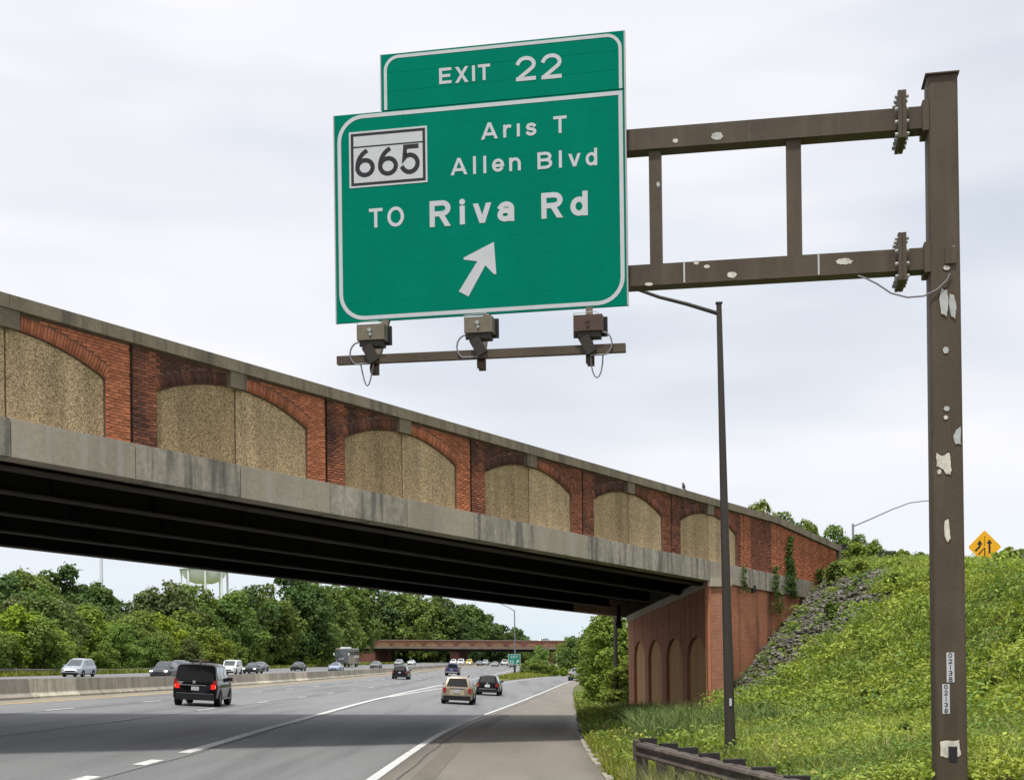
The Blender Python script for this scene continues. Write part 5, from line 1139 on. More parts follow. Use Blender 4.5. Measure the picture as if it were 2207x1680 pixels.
for k in range(n): a = 2 * math.pi * k / n; mb.tube([(1.04 * wr_ * math.cos(a), 1.04 * wr_ * math.sin(a), zband), (1.04 * wr_ * math.cos(a), 1.04 * wr_ * math.sin(a), zband + 1.2)], .05, 4)
vs = [(1.04 * wr_ * math.cos(2 * math.pi * k / n), 1.04 * wr_ * math.sin(2 * math.pi * k / n), zband + 1.2) for k in range(n + 1)]; mb.tube(vs, .06, 4); mb.build('railing', M_TOWER, wtw)
for (x, yt, Ym, r, lb) in ((217.5, 1190, 520, .5, 'thin lattice radio mast above the wood at the left'), (166, 1262, 230, .12, 'thin pole standing among the trees left of the radio mast'), (43, 1218, 480, .25, 'slim cross shaped antenna above the treetops at the far left')):
    p = at(x, yt, Ym); mo = empty('radio_mast', (p.x, Ym, 3)); tag(mo, lb, 'mast')
    top = p.z - 3; MB().tube([(-r, 0, 0), (-r, 0, top)], r * .18, 5).build('leg', mat('mast_steel', (.30, .32, .34), .6), mo); MB().tube([(r, 0, 0), (r, 0, top)], r * .18, 5).build('leg', MATS['mast_steel'], mo); MB().tube([(0, r, 0), (0, r, top)], r * .18, 5).build('leg', MATS['mast_steel'], mo)
    mb = MB(); z = 1.
    while z < top - 1.2: mb.tube([(-r, 0, z), (r, 0, z + .6)], r * .09, 4); mb.tube([(r, 0, z + .6), (0, r, z + 1.2)], r * .09, 4); z += 1.2
    mb.build('bracing', MATS['mast_steel'], mo)
    if x < 100: MB().bar((-2.4, 0, top - 2.4), (2.4, 0, top - 2.4), .2, .2).build('crossbar', MATS['mast_steel'], mo)

# ------------------------------------------------------------------ vegetation
def leaf_quads(P, Nrm, size, rng, aspect=.62):
    """rhombic leaf clumps at P facing Nrm; returns verts (4 per leaf)"""
    n = len(P); ref = rng.normal(size=(n, 3)); u = np.cross(Nrm, ref); u /= np.linalg.norm(u, axis=1, keepdims=True) + 1e-9; v = np.cross(Nrm, u)
    s = size.reshape(-1, 1); bend = Nrm * s * .18
    return np.stack([P + u * s, P + v * s * aspect + bend, P - u * s, P - v * s * aspect + bend], axis=1)
def quads(n): return np.arange(4 * n).reshape(n, 4)
def crown_mesh(name, seed, rx, rz, lobes, leaves, size, m, low=.25):
    """crown of leaf clumps around many overlapping lobes; base of the crown at z=0"""
    rng = np.random.default_rng(seed); C = []; Rl = []
    for i in range(lobes):
        a = rng.uniform(0, 2 * math.pi); h = rng.uniform(0, 1); prof_ = math.sin(math.pi * min(1, (h * .86 + .14))) ** .6
        r = rx * prof_ * rng.uniform(.25, .86); C.append((r * math.cos(a), r * math.sin(a), rz * (low * .4 + h * (1 - low * .4)))); Rl.append(rx * rng.uniform(.19, .36) * (1.1 - .35 * h))
    C = np.array(C); Rl = np.array(Rl); per = leaves // lobes; V = []
    idx = rng.choice(lobes, size=leaves, p=Rl ** 2 / (Rl ** 2).sum()); d = rng.normal(size=(leaves, 3)); d[:, 2] = np.abs(d[:, 2]) * .8 - .25 * rng.random(leaves); d /= np.linalg.norm(d, axis=1, keepdims=True)
    # clump the leaves into sprays
    k = 5; sprays = rng.normal(size=(lobes, 60, 3)); sprays[:, :, 2] += .35; sprays /= np.linalg.norm(sprays, axis=2, keepdims=True)
    sp = sprays[idx, rng.integers(0, 60, leaves)]; dd = sp + rng.normal(size=(leaves, 3)) * .14; dd /= np.linalg.norm(dd, axis=1, keepdims=True)
    rad = Rl[idx] * (rng.uniform(.62, 1.06, leaves) ** .7) * np.where(rng.random(leaves) < .16, rng.uniform(1.0, 1.5, leaves), 1.); P = C[idx] + dd * rad[:, None] * np.array([1, 1, .85])
    P[:, 2] = np.maximum(P[:, 2], rng.uniform(-.4, .6, leaves))
    nrm = dd * .7 + rng.normal(size=(leaves, 3)) * .45 + np.array([0, 0, .45]); nrm /= np.linalg.norm(nrm, axis=1, keepdims=True)
    V = leaf_quads(P, nrm, size * rng.uniform(.6, 1.25, leaves), rng)
    return np_mesh(name, V.reshape(-1, 3), quads(leaves), m, 'mesh')
def trunk_mesh(name, seed, h, r, rx):
    rng = random.Random(seed); mb = MB(); mb.tube([(0, 0, -.5), (rng.uniform(-.1, .1), 0, h * .3), (rng.uniform(-.2, .2), rng.uniform(-.2, .2), h * .62), (rng.uniform(-.3, .3), rng.uniform(-.3, .3), h * .92)], [r, r * .8, r * .55, r * .15], 7)
    for i in range(6):
        a = rng.uniform(0, 6.28); z = h * rng.uniform(.28, .7); l = rx * rng.uniform(.45, .8); mb.tube([(0, 0, z), (math.cos(a) * l * .5, math.sin(a) * l * .5, z + l * .35), (math.cos(a) * l, math.sin(a) * l, z + l * .6)], [r * .4, r * .25, r * .08], 5)
    me = bpy.data.meshes.new(name); me.from_pydata(mb.v, [], mb.f); me.update(); me.materials.append(M_BARK); return me
# unit variants: 10 m high trees
VAR = []
for i, (lk, rx, rz, lb) in enumerate([('a', 4.5, 8.6, 48), ('b', 4.3, 9.0, 44), ('c', 4.8, 8.2, 48), ('d', 4.2, 9.2, 42), ('e', 4.1, 8.6, 44), ('a', 4.3, 9.0, 52), ('f', 4.4, 8.8, 46), ('b', 5.0, 8.4, 54), ('d', 4.7, 8.6, 44)]):
    VAR.append((crown_mesh('crown', 100 + i, rx, rz, lb, 10000, .235, M_LEAF[lk]), trunk_mesh('trunk', 100 + i, 8.5, .24, rx), lk))
def tree(base, h, var, label, wide=1., name='tree', group=None, rot=None, bright=1.):
    cm, tm_, lk = VAR[var]; s = h / 10.; o = empty(name, base, random.uniform(0, 6.28) if rot is None else rot); o.scale = (s * wide, s * wide, s); tag(o, label, 'tree', group)
    c = bpy.data.objects.new('crown', cm); link(c, o); c.location = (0, 0, .9); b = bright * random.uniform(.85, 1.15); c.color = (b * random.uniform(.92, 1.1), b, b * random.uniform(.85, 1.1), 1)
    link(bpy.data.objects.new('trunk', tm_), o); return o
# skyline trees of the wood: photo column, top row, distance
SKY = [(-150, 1235, 215, 1), (-95, 1225, 210, 3), (-40, 1240, 205, 1), (15, 1256, 190, 3), (50, 1236, 210, 0), (85, 1248, 215, 5), (115, 1231, 225, 8), (150, 1236, 225, 3), (185, 1262, 235, 8), (212, 1268, 240, 1), (245, 1302, 250, 3), (285, 1300, 255, 6), (325, 1270, 240, 6), (362, 1258, 240, 6), (395, 1266, 245, 0), (430, 1272, 250, 5), (468, 1292, 255, 7), (505, 1278, 260, 0), (540, 1262, 270, 8), (575, 1268, 275, 5),
       (610, 1246, 285, 3), (645, 1250, 290, 8), (675, 1262, 330, 1), (700, 1266, 370, 7), (725, 1268, 395, 5), (752, 1272, 420, 1), (780, 1272, 485, 5), (805, 1272, 490, 3), (830, 1274, 495, 8), (855, 1280, 495, 7), (880, 1284, 497, 1), (900, 1286, 490, 5), (918, 1290, 497, 7), (942, 1294, 500, 3), (962, 1298, 503, 5), (985, 1304, 505, 8), (1003, 1308, 510, 5), (1020, 1312, 515, 1), (1038, 1322, 518, 8), (1055, 1332, 520, 3), (1085, 1346, 525, 8), (1110, 1356, 530, 1), (1128, 1372, 535, 3)]
for x, yt, Y, v in SKY:
    p = at(x, yt, Y); z = lz(p.x, Y); h = p.z - z
    tree((p.x, Y, z - .2), h * 1.02, v, 'tall tree on the skyline of the wood behind the oncoming lanes', 1.15 if h < 13 else .98, group='skyline trees of the wood', bright=.9)
rt = random.Random(11)
def topline(x):
    return interp([(-200, 1250), (0, 1262), (120, 1250), (200, 1280), (260, 1312), (330, 1285), (420, 1285), (520, 1290), (620, 1270), (720, 1280), (860, 1295), (1000, 1325), (1090, 1365), (1140, 1385)], x)
for row, (e0, hmin, hmax, step) in enumerate(((9.5, 4.2, 6.8, 6.2), (15, 7.5, 10.5, 7.0), (23, 10., 13.5, 8.0), (33, 12, 15., 10.))):
    Y = 118. + row * 3
    while Y < 436:
        ee = e0 + rt.uniform(-2, 2); X = D(Y) - 46 - ee; z = lz(X, Y); h = rt.uniform(hmin, hmax)
        x_, _ = CX + F * X / Y, 0; zt_ = H + (CY - (topline(x_) + 10)) / F * Y; h = min(h, max(3.2, zt_ - z))
        if x_ > 752 - 4.5 * F / Y * .5: Y += step; continue
        v = rt.choice((0, 2, 4, 5, 2, 0, 7, 6) if row < 2 else (0, 1, 5, 7, 2, 6, 8))
        if v == 4 and rt.random() < .5: v = 2
        lab = ('bushy low tree at the front edge of the wood beside the oncoming lanes', 'leafy tree in the second rank of the roadside wood', 'full crowned tree in the middle of the roadside wood', 'tall tree deep in the roadside wood')[row]
        tree((X, Y, z - .2), h, v, lab, rt.uniform(1.0, 1.3) if row < 2 else rt.uniform(.85, 1.1), group=('front trees of the wood', 'second rank trees of the wood', 'middle trees of the wood', 'rear trees of the wood')[row], bright=(1.05, 1.0, .95, .9)[row])
        Y += step * rt.uniform(.7, 1.25) * (1 + (Y - 118) / 500)
p = gr(270, 1440); tree((D(150) - 56, 150, lz(D(150) - 56, 150) - .2), 7.6, 4, 'bright lime green tree standing out at the front of the wood', 1.05, name='lime_tree', bright=1.35)
# wood seen under and beyond the far overpass
for i in range(26):
    x = 790 + i * 18; Y = rt.uniform(495, 560); p = at(x, 1400, Y); zt_ = at(x, interp([(790, 1330), (1000, 1350), (1090, 1378), (1140, 1396), (1180, 1398), (1260, 1396)], x), Y).z
    tree((p.x, Y, -1.2), max(3, zt_ + 1.2), rt.choice((1, 3, 8, 5)), 'dark tree seen beneath and behind the far overpass', 1.15, group='trees beyond the far overpass', bright=.85)
# trees and bushes on the right beyond the bridge
BIG = []
for i, (lk, rx, rz, lb, n) in enumerate([('c', 4.2, 8.8, 60, 17000), ('a', 4.4, 8.8, 60, 17000), ('e', 4.0, 8.6, 50, 14000)]):
    VAR.append((crown_mesh('crown', 300 + i, rx, rz, lb, n, .19, M_LEAF[lk], low=0.), trunk_mesh('trunk', 300 + i, 8.5, .22, rx), lk))
for (x, yt, Y, v, wd, lb) in [(1328, 1316, 82, 9, 1.05, 'broad bright green tree filling the gap beside the brick abutment'), (1306, 1318, 96, 10, .85, 'leafy tree leaning over the ramp beyond the bridge'), (1304, 1336, 112, 10, .75, 'tree edging the ramp bend beyond the bridge'), (1365, 1330, 90, 10, 1.1, 'tree hidden partly by the brick abutment'),
        (1345, 1420, 76.5, 9, 1.5, 'low bush at the foot of the far end of the abutment'), (1322, 1400, 86, 11, 1.3, 'light green bush below the broad tree by the ramp'), (1306, 1395, 100, 9, 1.1, 'bush hanging over the edge of the ramp'), (1306, 1385, 126, 10, .8, 'dark bush at the bend of the ramp'), (1306, 1350, 140, 10, .7, 'slender tree at the far bend of the ramp')]:
    p = at(x, yt, Y); z = hz(p.x, Y) if p.x > PAVE(Y) + .5 else zr(p.x, Y); h = p.z - z
    X = max(p.x, PAVE(Y) + (1.2 if h < 4 else 2.0)); tree((X, Y, hz(X, Y) - .2), h * 1.04, v, lb, wd, bright=1.0)
for i, Y in enumerate((79, 86, 94, 103, 113, 124, 136, 150)):
    X = PAVE(Y) + (2.4 if Y < 100 else 4.2) + .4 * math.sin(i * 2.3); tree((X, Y, hz(X, Y) - .15), 1.9 + .5 * math.sin(i * 1.7), (9, 10, 11)[i % 3], f'{("first", "second", "third", "fourth", "fifth", "sixth", "seventh", "eighth")[i]} low bush along the ramp edge counting from the bridge', 1.5, name='bush')['category'] = 'bush'
for (x, yt, yb, v, wd, lb) in [(1135, 1421, 1456, 9, 1.5, 'round green bush in the grass wedge right of the small exit sign'), (1160, 1418, 1455, 10, 1.5, 'dense bush in the middle of the grass wedge'), (1190, 1424, 1452, 9, 1.6, 'low bush at the right end of the grass wedge'), (1215, 1428, 1448, 11, 1.6, 'pale bush where the grass wedge meets the ramp')]:
    Y = 206.; p = at(x, yb, Y); h = (yb - yt) * Y / F; tree((p.x, Y, zr(p.x, Y) - .1), h, v, lb, wd, name='bush')['category'] = 'bush'
p = at(1163, 1392, 300.); tree((p.x, 300, zr(p.x, 300) - .2), p.z - zr(p.x, 300) + .2, 5, 'slender young tree in front of the right end of the far overpass', 1.0, bright=1.1)
for x, Y in ((1222, 280), (1235, 240), (1250, 260), (1205, 360)):
    p = at(x, 1375, Y); tree((p.x, Y, -1), p.z + 1 if x > 1210 else 5.0, rt.choice((1, 5)), 'tree screening the right end of the far overpass', .9, group='trees at the right end of the far overpass')
# rough shrubs breaking the slope and its crest
VAR.append((crown_mesh('crown', 400, 4.6, 8.6, 26, 1500, .72, M_LEAF['c'], low=0.), trunk_mesh('trunk', 400, 8., .2, 4.), 'c')); VAR.append((crown_mesh('crown', 401, 4.8, 8.0, 24, 1400, .74, M_LEAF['a'], low=0.), trunk_mesh('trunk', 401, 7.5, .2, 4.), 'a'))
for (x, y, Y, h, v, lb) in [(1842, 1195, 60, 1.2, 12, 'leafy shrub on the crest just right of the parapet end'), (1878, 1200, 59, 1.0, 13, 'darker shrub on the crest left of the drain mouth'), (1945, 1212, 57, .8, 12, 'low shrub on the crest right of the drain mouth'), (1985, 1214, 56, .7, 13, 'small shrub on the crest against the gantry post'), (1800, 1262, 57, 1.1, 13, 'dark green shrub on the upper slope beside the wing parapet'), (1850, 1290, 53, .9, 12, 'pale shrub on the upper slope below the parapet end'), (1790, 1350, 50, .8, 13, 'dark shrub at the edge of the riprap stones'),
        (1930, 1330, 47, .8, 12, 'shrub in the middle of the slope left of the gantry post'), (2150, 1300, 46, .8, 13, 'dark shrub on the slope right of the gantry post'), (2180, 1240, 47, 1.0, 12, 'shrub on the crest at the far right below the yellow sign'), (1880, 1450, 38, .75, 13, 'shrub low on the slope halfway to the gantry post'), (1720, 1520, 36, .6, 12, 'small shrub at the foot of the slope right of the lamp post'), (2140, 1480, 33, .6, 12, 'shrub right of the number tags low on the slope'), (1950, 1560, 29, .55, 13, 'dark low shrub left of the lower number tag'), (1640, 1440, 44, .7, 13, 'shrub at the lower edge of the stones behind the lamp post')]:
    p = at(x, y, Y); tree((p.x, Y, hz(p.x, Y) - .1), h, v, lb, 1.15, name='shrub', bright=.95)['category'] = 'shrub'
# shrubs behind the wing parapet and on the hilltop
for (x, yt, Y, v, lb) in [(1640, 1080, 74, 9, 'shrub poking above the wing parapet coping beside the lamp post'), (1685, 1100, 75, 10, 'dark shrub behind the middle of the wing parapet'), (1735, 1118, 76, 9, 'shrub behind the sloping end of the wing parapet'), (1800, 1130, 84, 10, 'feathery shrub on the hilltop left of the pale lamp post'), (1850, 1148, 80, 10, 'dense shrub at the foot of the pale hilltop lamp post'), (1885, 1160, 77, 9, 'low rounded shrub right of the pale hilltop lamp post'), (2225, 1212, 46, 9, 'bush on the crest at the right edge behind the gantry post'), (2030, 1204, 62, 11, 'small bush on the crest left of the yellow sign')]:
    p = at(x, yt, Y); z = hz(p.x, Y); zb = max(z, 4.0) if Y > 70 else z
    h = max(1.2, p.z - zb); tree((p.x, Y, zb - .15), h, v, lb, 1.3 if h < 2 else .8, name='shrub')['category'] = 'shrub'
# --- weeds, grasses, vines: plants nobody could count
def weeds(name, pts, cols, hts, leaf, per, rng, label, lean=.3):
    n = len(pts); P = np.repeat(pts, per, axis=0); C = np.repeat(cols, per, axis=0); hh = np.repeat(hts, per); k = rng.random(n * per)
    off = rng.normal(size=(n * per, 3)) * (hh * .38)[:, None]; off[:, 2] = hh * (.12 + .88 * k ** .8); P = P + off
    nrm = rng.normal(size=(n * per, 3)) * .55; nrm[:, 2] += .9; nrm /= np.linalg.norm(nrm, axis=1, keepdims=True)
    V = leaf_quads(P, nrm, leaf * rng.uniform(.55, 1.3, n * per), rng, .5); C = C * rng.uniform(.78, 1.22, (n * per, 1))
    o = np_mesh(name, V.reshape(-1, 3), quads(n * per), M_WEED, col=np.repeat(C, 4, axis=0)); tag(o, label, kind='stuff'); return o
def wing_d(X, Y):                                                  # distance in front of the wing wall, station along it
    q = Vector((X, Y, 0)) - Vector((B0.x, B0.y, 0)); return q.dot(BO), q.dot(BD)
def is_rock(X, Y):
    w_, t = wing_d(X, Y)
    if w_ < 0 or t < TC - 1.0: return False
    h_ = hz(X, Y); lim = 7.4 + 1.5 * vnoise(X, Y, 1.5, 2) + (1.0 if h_ < 1.8 else 0) - (1.4 if h_ > 4.2 else 0)
    return h_ > .35 and h_ < 5.3 and w_ < lim
rw = np.random.default_rng(5); pts = []; cols = []; hts = []
GREENS = [(.295, .365, .070), (.350, .405, .078), (.185, .270, .070), (.240, .325, .075), (.38, .40, .11)]
while len(pts) < 15500:
    Y = 15 + 62 * rw.random() ** 1.25; X = PAVE(Y) + 1.6 + 26 * rw.random()
    if X / Y > .47 or X / Y < .10: continue
    w_, t = wing_d(X, Y)
    if Y > 50 and w_ < .25: continue
    if X < (toe(Y) - 3.2 if Y > 46 else min(toe(Y) - 3.2, PAVE(Y) + 2.9)) + vnoise(X, Y, .8, 4): continue
    if (Y < 20.2 and X > 4.6) or (Y > 57 and 20.3 < X < 25): continue
    rock = is_rock(X, Y)
    if rock and rw.random() > (.10 + .30 * (vnoise(X, Y, 1.3, 6) > .2) + .25 * min(w_, 6) / 6): continue
    nz = vnoise(X, Y, .55, 1); bare = vnoise(X, Y, 1.1, 7)
    if bare > .50 and rw.random() > .28: continue
    c = GREENS[2] if nz < -.35 else GREENS[0] if nz < .1 else GREENS[1] if nz < .5 else GREENS[3]
    if rw.random() < .07: c = GREENS[4]
    if rock: c = GREENS[2]
    if Y > 50 and hz(X, Y) > 2.5 and nz < .3: c = GREENS[2] if rw.random() < .6 else GREENS[3]
    pts.append((X, Y, hz(X, Y) - .03)); cols.append(c); hts.append(rw.uniform(.14, .40) * (1.0 + .7 * max(0, vnoise(X, Y, 1.6, 8))) * (.6 if rock else 1))
weeds('hillside_weeds', np.array(pts), np.array(cols), np.array(hts), .056, 22, rw, 'lush yellow green weeds covering the embankment')
pts = []; cols = []; hts = []
while len(pts) < 2600:                                              # weeds along the ramp edge
    Y = 30 + 88 * rw.random(); X = PAVE(Y) + .35 + 3.6 * rw.random()
    if Y < 74 and Y > 48 and (Vector((X, Y, 0)) - C1).dot(AO) < .7: continue
    if (vnoise(X, Y, 1.0, 11) < -.05 and rw.random() > .12) or (67 < Y < 74 and X > 4.35): continue
    if Y < 46 and rw.random() > .35: continue
    pts.append((X, Y, hz(X, Y) - .02)); cols.append(GREENS[random.choice((0, 2, 2, 3, 3, 4))]); hts.append(rw.uniform(.12, .5))
weeds('ramp_edge_weeds', np.array(pts), np.array(cols), np.array(hts), .085, 12, rw, 'mixed weeds on the narrow verge beside the ramp')
pts = []; cols = []; hts = []                                       # taller clumps standing out of the cover
while len(pts) < 620:
    Y = 17 + 58 * rw.random(); X = PAVE(Y) + 3 + 22 * rw.random(); w_, t = wing_d(X, Y)
    if (Y < 21 and X > 4.6) or (Y > 55 and 19.5 < X < 25.5): continue
    if X / Y > .47 or (Y > 50 and w_ < .5) or X < toe(Y) - 1.5 or (is_rock(X, Y) and rw.random() > .1): continue
    pts.append((X, Y, hz(X, Y))); cols.append(GREENS[random.choice((0, 1, 2, 2, 3))]); hts.append(rw.uniform(.45, .95) if hz(X, Y) < 4.3 else .4)
weeds('tall_weed_clumps', np.array(pts), np.array(cols), np.array(hts), .072, 110, rw, 'taller leafy weeds standing out of the embankment cover')
def grass(name, n, region, rng, hmin, hmax, colf, label, wd=.011):
    P = []; C = []; Hh = []
    while len(P) < n:
        r = region(rng)
        if r is None: continue
        P.append(r); C.append(colf(r[0], r[1], rng)); Hh.append(rng.uniform(hmin, hmax))
    P = np.array(P); C = np.array(C); Hh = np.array(Hh)[:, None]; a = rng.uniform(0, 6.28, n); s = np.stack([np.cos(a), np.sin(a), 0 * a], 1); ln = rng.normal(size=(n, 3)) * .34; ln[:, 2] = 0
    w_ = wd * (1 + P[:, 1:2] / 60); mid = P + np.array([0, 0, .6]) * Hh + ln * Hh * .3; tip = P + np.array([0, 0, .95]) * Hh + ln * Hh
    V = np.stack([P - s * w_, P + s * w_, mid + s * w_ * .8, mid - s * w_ * .8, mid - s * w_ * .8, mid + s * w_ * .8, tip + s * w_ * .15, tip - s * w_ * .15], axis=1)
    o = np_mesh(name, V.reshape(-1, 3), np.arange(8 * n).reshape(2 * n, 4), M_WEED, col=np.repeat(C, 8, axis=0)); tag(o, label, kind='stuff'); return o
def reg_verge(rng):
    Y = 12 + 100 * rng.random() ** 1.25; X = PAVE(Y) + .12 + (6.5 if Y < 66 else 3.0) * rng.random()
    if X > toe(Y) + .5 or (Y < 44 and X > PAVE(Y) + 3.6 + vnoise(X, Y, .8, 4)): return None
    if Y > 50:
        q = Vector((X, Y, 0)) - C1
        if q.dot(AO) < .6 and q.dot(AD) > -.5 and q.dot(AD) < AL + 1: return None
        if 67 < Y < 74 and X > 4.35: return None
    if math.hypot(X - b_.x, Y - b_.y) < .3: return None
    return (X, Y, hz(X, Y) - .02)
def col_verge(X, Y, rng):
    e = X - PAVE(Y)
    if e < 1.2: c = (.215, .245, .042)
    elif Y > 40: c = (.120, .175, .048)
    else: c = (.165, .225, .045)
    if rng.random() < .16: c = (.30, .28, .12)
    return np.array(c) * rng.uniform(.75, 1.25)
grass('verge_grass', 60000, reg_verge, np.random.default_rng(9), .10, .34, col_verge, 'green grass of the verge beside the ramp shoulder')
def reg_hill(rng):
    Y = 20.5 + 48 * rng.random() ** 1.1; X = PAVE(Y) + 3 + 19 * rng.random()
    if X / Y > .46 or (Y > 50 and wing_d(X, Y)[0] < .3) or is_rock(X, Y) or (Y > 57 and 20.3 < X < 25) or vnoise(X, Y, 1.2, 17) < -.25: return None
    return (X, Y, hz(X, Y) - .03)
grass('hillside_grass', 26000, reg_hill, np.random.default_rng(31), .25, .62, lambda X, Y, r: np.array((.30, .36, .085) if r.random() < .8 else (.36, .32, .16)) * r.uniform(.6, 1.25), 'yellowish grass stems standing among the embankment weeds', .008)
def reg_tall(rng):
    Y = 37 + 20 * rng.random(); X = PAVE(Y) + 1.6 + 4.2 * rng.random()
    if X > toe(Y) - 2.0 or vnoise(X, Y, .9, 3) < -.35: return None
    if Y > 50 and (Vector((X, Y, 0)) - C1).dot(AO) < .5: return None
    return (X, Y, hz(X, Y) - .03)
def reg_under(rng):
    Y = 46 + 70 * rng.random(); X = PAVE(Y) + .08 + 3.6 * rng.random() ** .8
    if Y < 73.5 and (Vector((X, Y, 0)) - C1).dot(AO) < .62: return None
    if 67 < Y < 74 and X > 4.35: return None
    if vnoise(X, Y, 1.4, 9) < -.55: return None
    return (X, Y, hz(X, Y) - .02)
grass('ramp_edge_grass', 26000, reg_under, np.random.default_rng(21), .14, .50, lambda X, Y, r: np.array((.150, .195, .045) if vnoise(X, Y, 1.7, 13) < .3 else (.12, .17, .045) if vnoise(X, Y, 1.7, 13) > .6 else (.33, .30, .14)) * r.uniform(.5, 1.4), 'rough grass along the ramp edge under and beyond the bridge', .012)
grass('tall_reed_grass', 3800, reg_tall, np.random.default_rng(12), .35, 1.0, lambda X, Y, r: np.array((.150, .205, .075)) * r.uniform(.6, 1.5), 'tall bluish green grass in front of the abutment', .012)
def reg_seed(rng):
    i = rng.random() * 5.9; k = int(i); p = gp[k].lerp(gp[min(k + 1, 6)], i - k); X = p.x + rng.uniform(-1.3, .5); Y = p.y + rng.uniform(-.6, 1.4)
    if X < PAVE(Y) + .15: return None
    return (X, Y, hz(X, Y) - .02)
grass('seeding_grass', 8000, reg_seed, np.random.default_rng(14), .35, .85, lambda X, Y, r: np.array((.27, .28, .12)) * r.uniform(.65, 1.3), 'dry seeding grass growing through the guardrail', .006)
def reg_left(rng):
    Y = 70 + 330 * rng.random(); e = .4 + 8 * rng.random(); X = D(Y) - 46 - e; return (X, Y, lz(X, Y) - .03)
grass('roadside_grass', 16000, reg_left, np.random.default_rng(15), .3, .8, lambda X, Y, r: np.array((.19, .21, .045)) * r.uniform(.6, 1.3), 'rough grass strip between the oncoming lanes and the wood', .03)
def reg_gore(rng):
    Y = 172 + 62 * rng.random(); a = GORE(Y) + 3.1; b = RAMP(Y) - 1.7; X = a + (b - a) * rng.random(); j = (X - a) / (b - a); return (X, Y, zr(X, Y) + .02 + .28 * sst(168, 176, Y) * math.sin(math.pi * j))
grass('gore_grass', 9000, reg_gore, np.random.default_rng(16), .15, .45, lambda X, Y, r: np.array((.235, .255, .05)) * r.uniform(.7, 1.25), 'yellowish grass on the wedge around the small exit sign', .02)
# vines on the wing wall
vp = []; vc = []
for (t0, w0, va, vb, n) in ((11.45, .18, -.9, 1.9, 650), (11.35, .20, -.6, .9, 260), (10.9, .20, -1.6, .35, 330), (12.5, .4, -.9, .7, 420), (12.9, .4, -.9, .2, 420), (9.9, .14, -1.0, .1, 120)):
    for i in range(n):
        v = rw.uniform(va, vb); k = (v - va) / (vb - va); t = t0 * NP + rw.normal() * w0 * (1.4 - k) * 1.2 + .15 * math.sin(v * 4)
        vp.append(bw(t, v, .04 + abs(rw.normal()) * .06 + (.10 if v < 0 else 0))); vc.append(np.array((.075, .125, .032)) * rw.uniform(.7, 1.5))
vp = np.array([tuple(p) for p in vp]); n = len(vp); nr = rw.normal(size=(n, 3)) * .5 + np.array(BO) + np.array([0, 0, .3]); nr /= np.linalg.norm(nr, axis=1, keepdims=True)
o = np_mesh('creeper', leaf_quads(vp, nr, .065 * rw.uniform(.6, 1.3, n), rw, .7).reshape(-1, 3), quads(n), M_WEED, col=np.repeat(np.array(vc), 4, axis=0)); tag(o, 'dark green creeper hanging on the brick wing wall', kind='stuff')
# riprap: a bed with loose stones; the larger ones are parts of their own
def stone_mesh(i):
    rng = random.Random(i); bm = bmesh.new(); bmesh.ops.create_icosphere(bm, subdivisions=1, radius=.5); sc = (rng.uniform(.8, 1.25), rng.uniform(.65, 1.), rng.uniform(.30, .5))
    for v in bm.verts: v.co = Vector((v.co.x * sc[0], v.co.y * sc[1], v.co.z * sc[2])) * rng.uniform(.78, 1.18)
    me = bpy.data.meshes.new('stone'); bm.to_mesh(me); bm.free(); me.materials.append(M_STONE); return me
STN = [stone_mesh(i) for i in range(7)]; spots = []
rr2 = random.Random(3)
while len(spots) < 2500:
    t = TC - .5 + 13 * rr2.random(); w_ = .05 + 9.4 * rr2.random(); p = B0 + BD * t + BO * w_
    if is_rock(p.x, p.y) and rr2.random() < .93: spots.append((p.x, p.y, hz(p.x, p.y), rr2.uniform(.13, .38)))
for _ in range(60):
    Y = rr2.uniform(26, 50); X = toe(Y) + rr2.uniform(1, 9)
    if vnoise(X, Y, 1.1, 7) > .7: spots.append((X, Y, hz(X, Y), rr2.uniform(.2, .4)))
for _ in range(26): X = 4.9 + rr2.uniform(-.9, 1.1); spots.append((X, 36.5 + rr2.uniform(-.7, .9), hz(X, 36.5), rr2.uniform(.15, .4)))
rip = empty('riprap', (C1.x + 1, C1.y + .5, hz(C1.x + 1, C1.y))); tag(rip, 'grey riprap stones piled on the slope along the wing wall', 'stones')
spots.sort(key=lambda s: -s[3] / s[1]); R0 = Vector(rip.location); bulk = MB(); Fc = []
for i, (X, Y, Z, s) in enumerate(spots):
    M = Matrix.Rotation(rr2.uniform(0, 6.28), 3, 'Z') @ Matrix.Rotation(rr2.uniform(-.5, .5), 3, 'X'); me = STN[i % 7]; b = rr2.choice((.55, .75, .9, 1.05, 1.3))
    if i < 290:
        o = bpy.data.objects.new('stone', me); link(o, rip); o.location = Vector((X, Y, Z + s * .12)) - R0; o.rotation_euler = M.to_euler(); o.scale = (s,) * 3; o.color = (b, b * .99, b * .96, 1)
    else: bulk.add([M @ (v.co * s) + Vector((X, Y, Z + s * .12)) - R0 for v in me.vertices], [tuple(p.vertices) for p in me.polygons])
o = bulk.build('stone_bed', M_STONE, rip); o['kind'] = 'stuff'; o.color = (.85, .84, .82, 1)

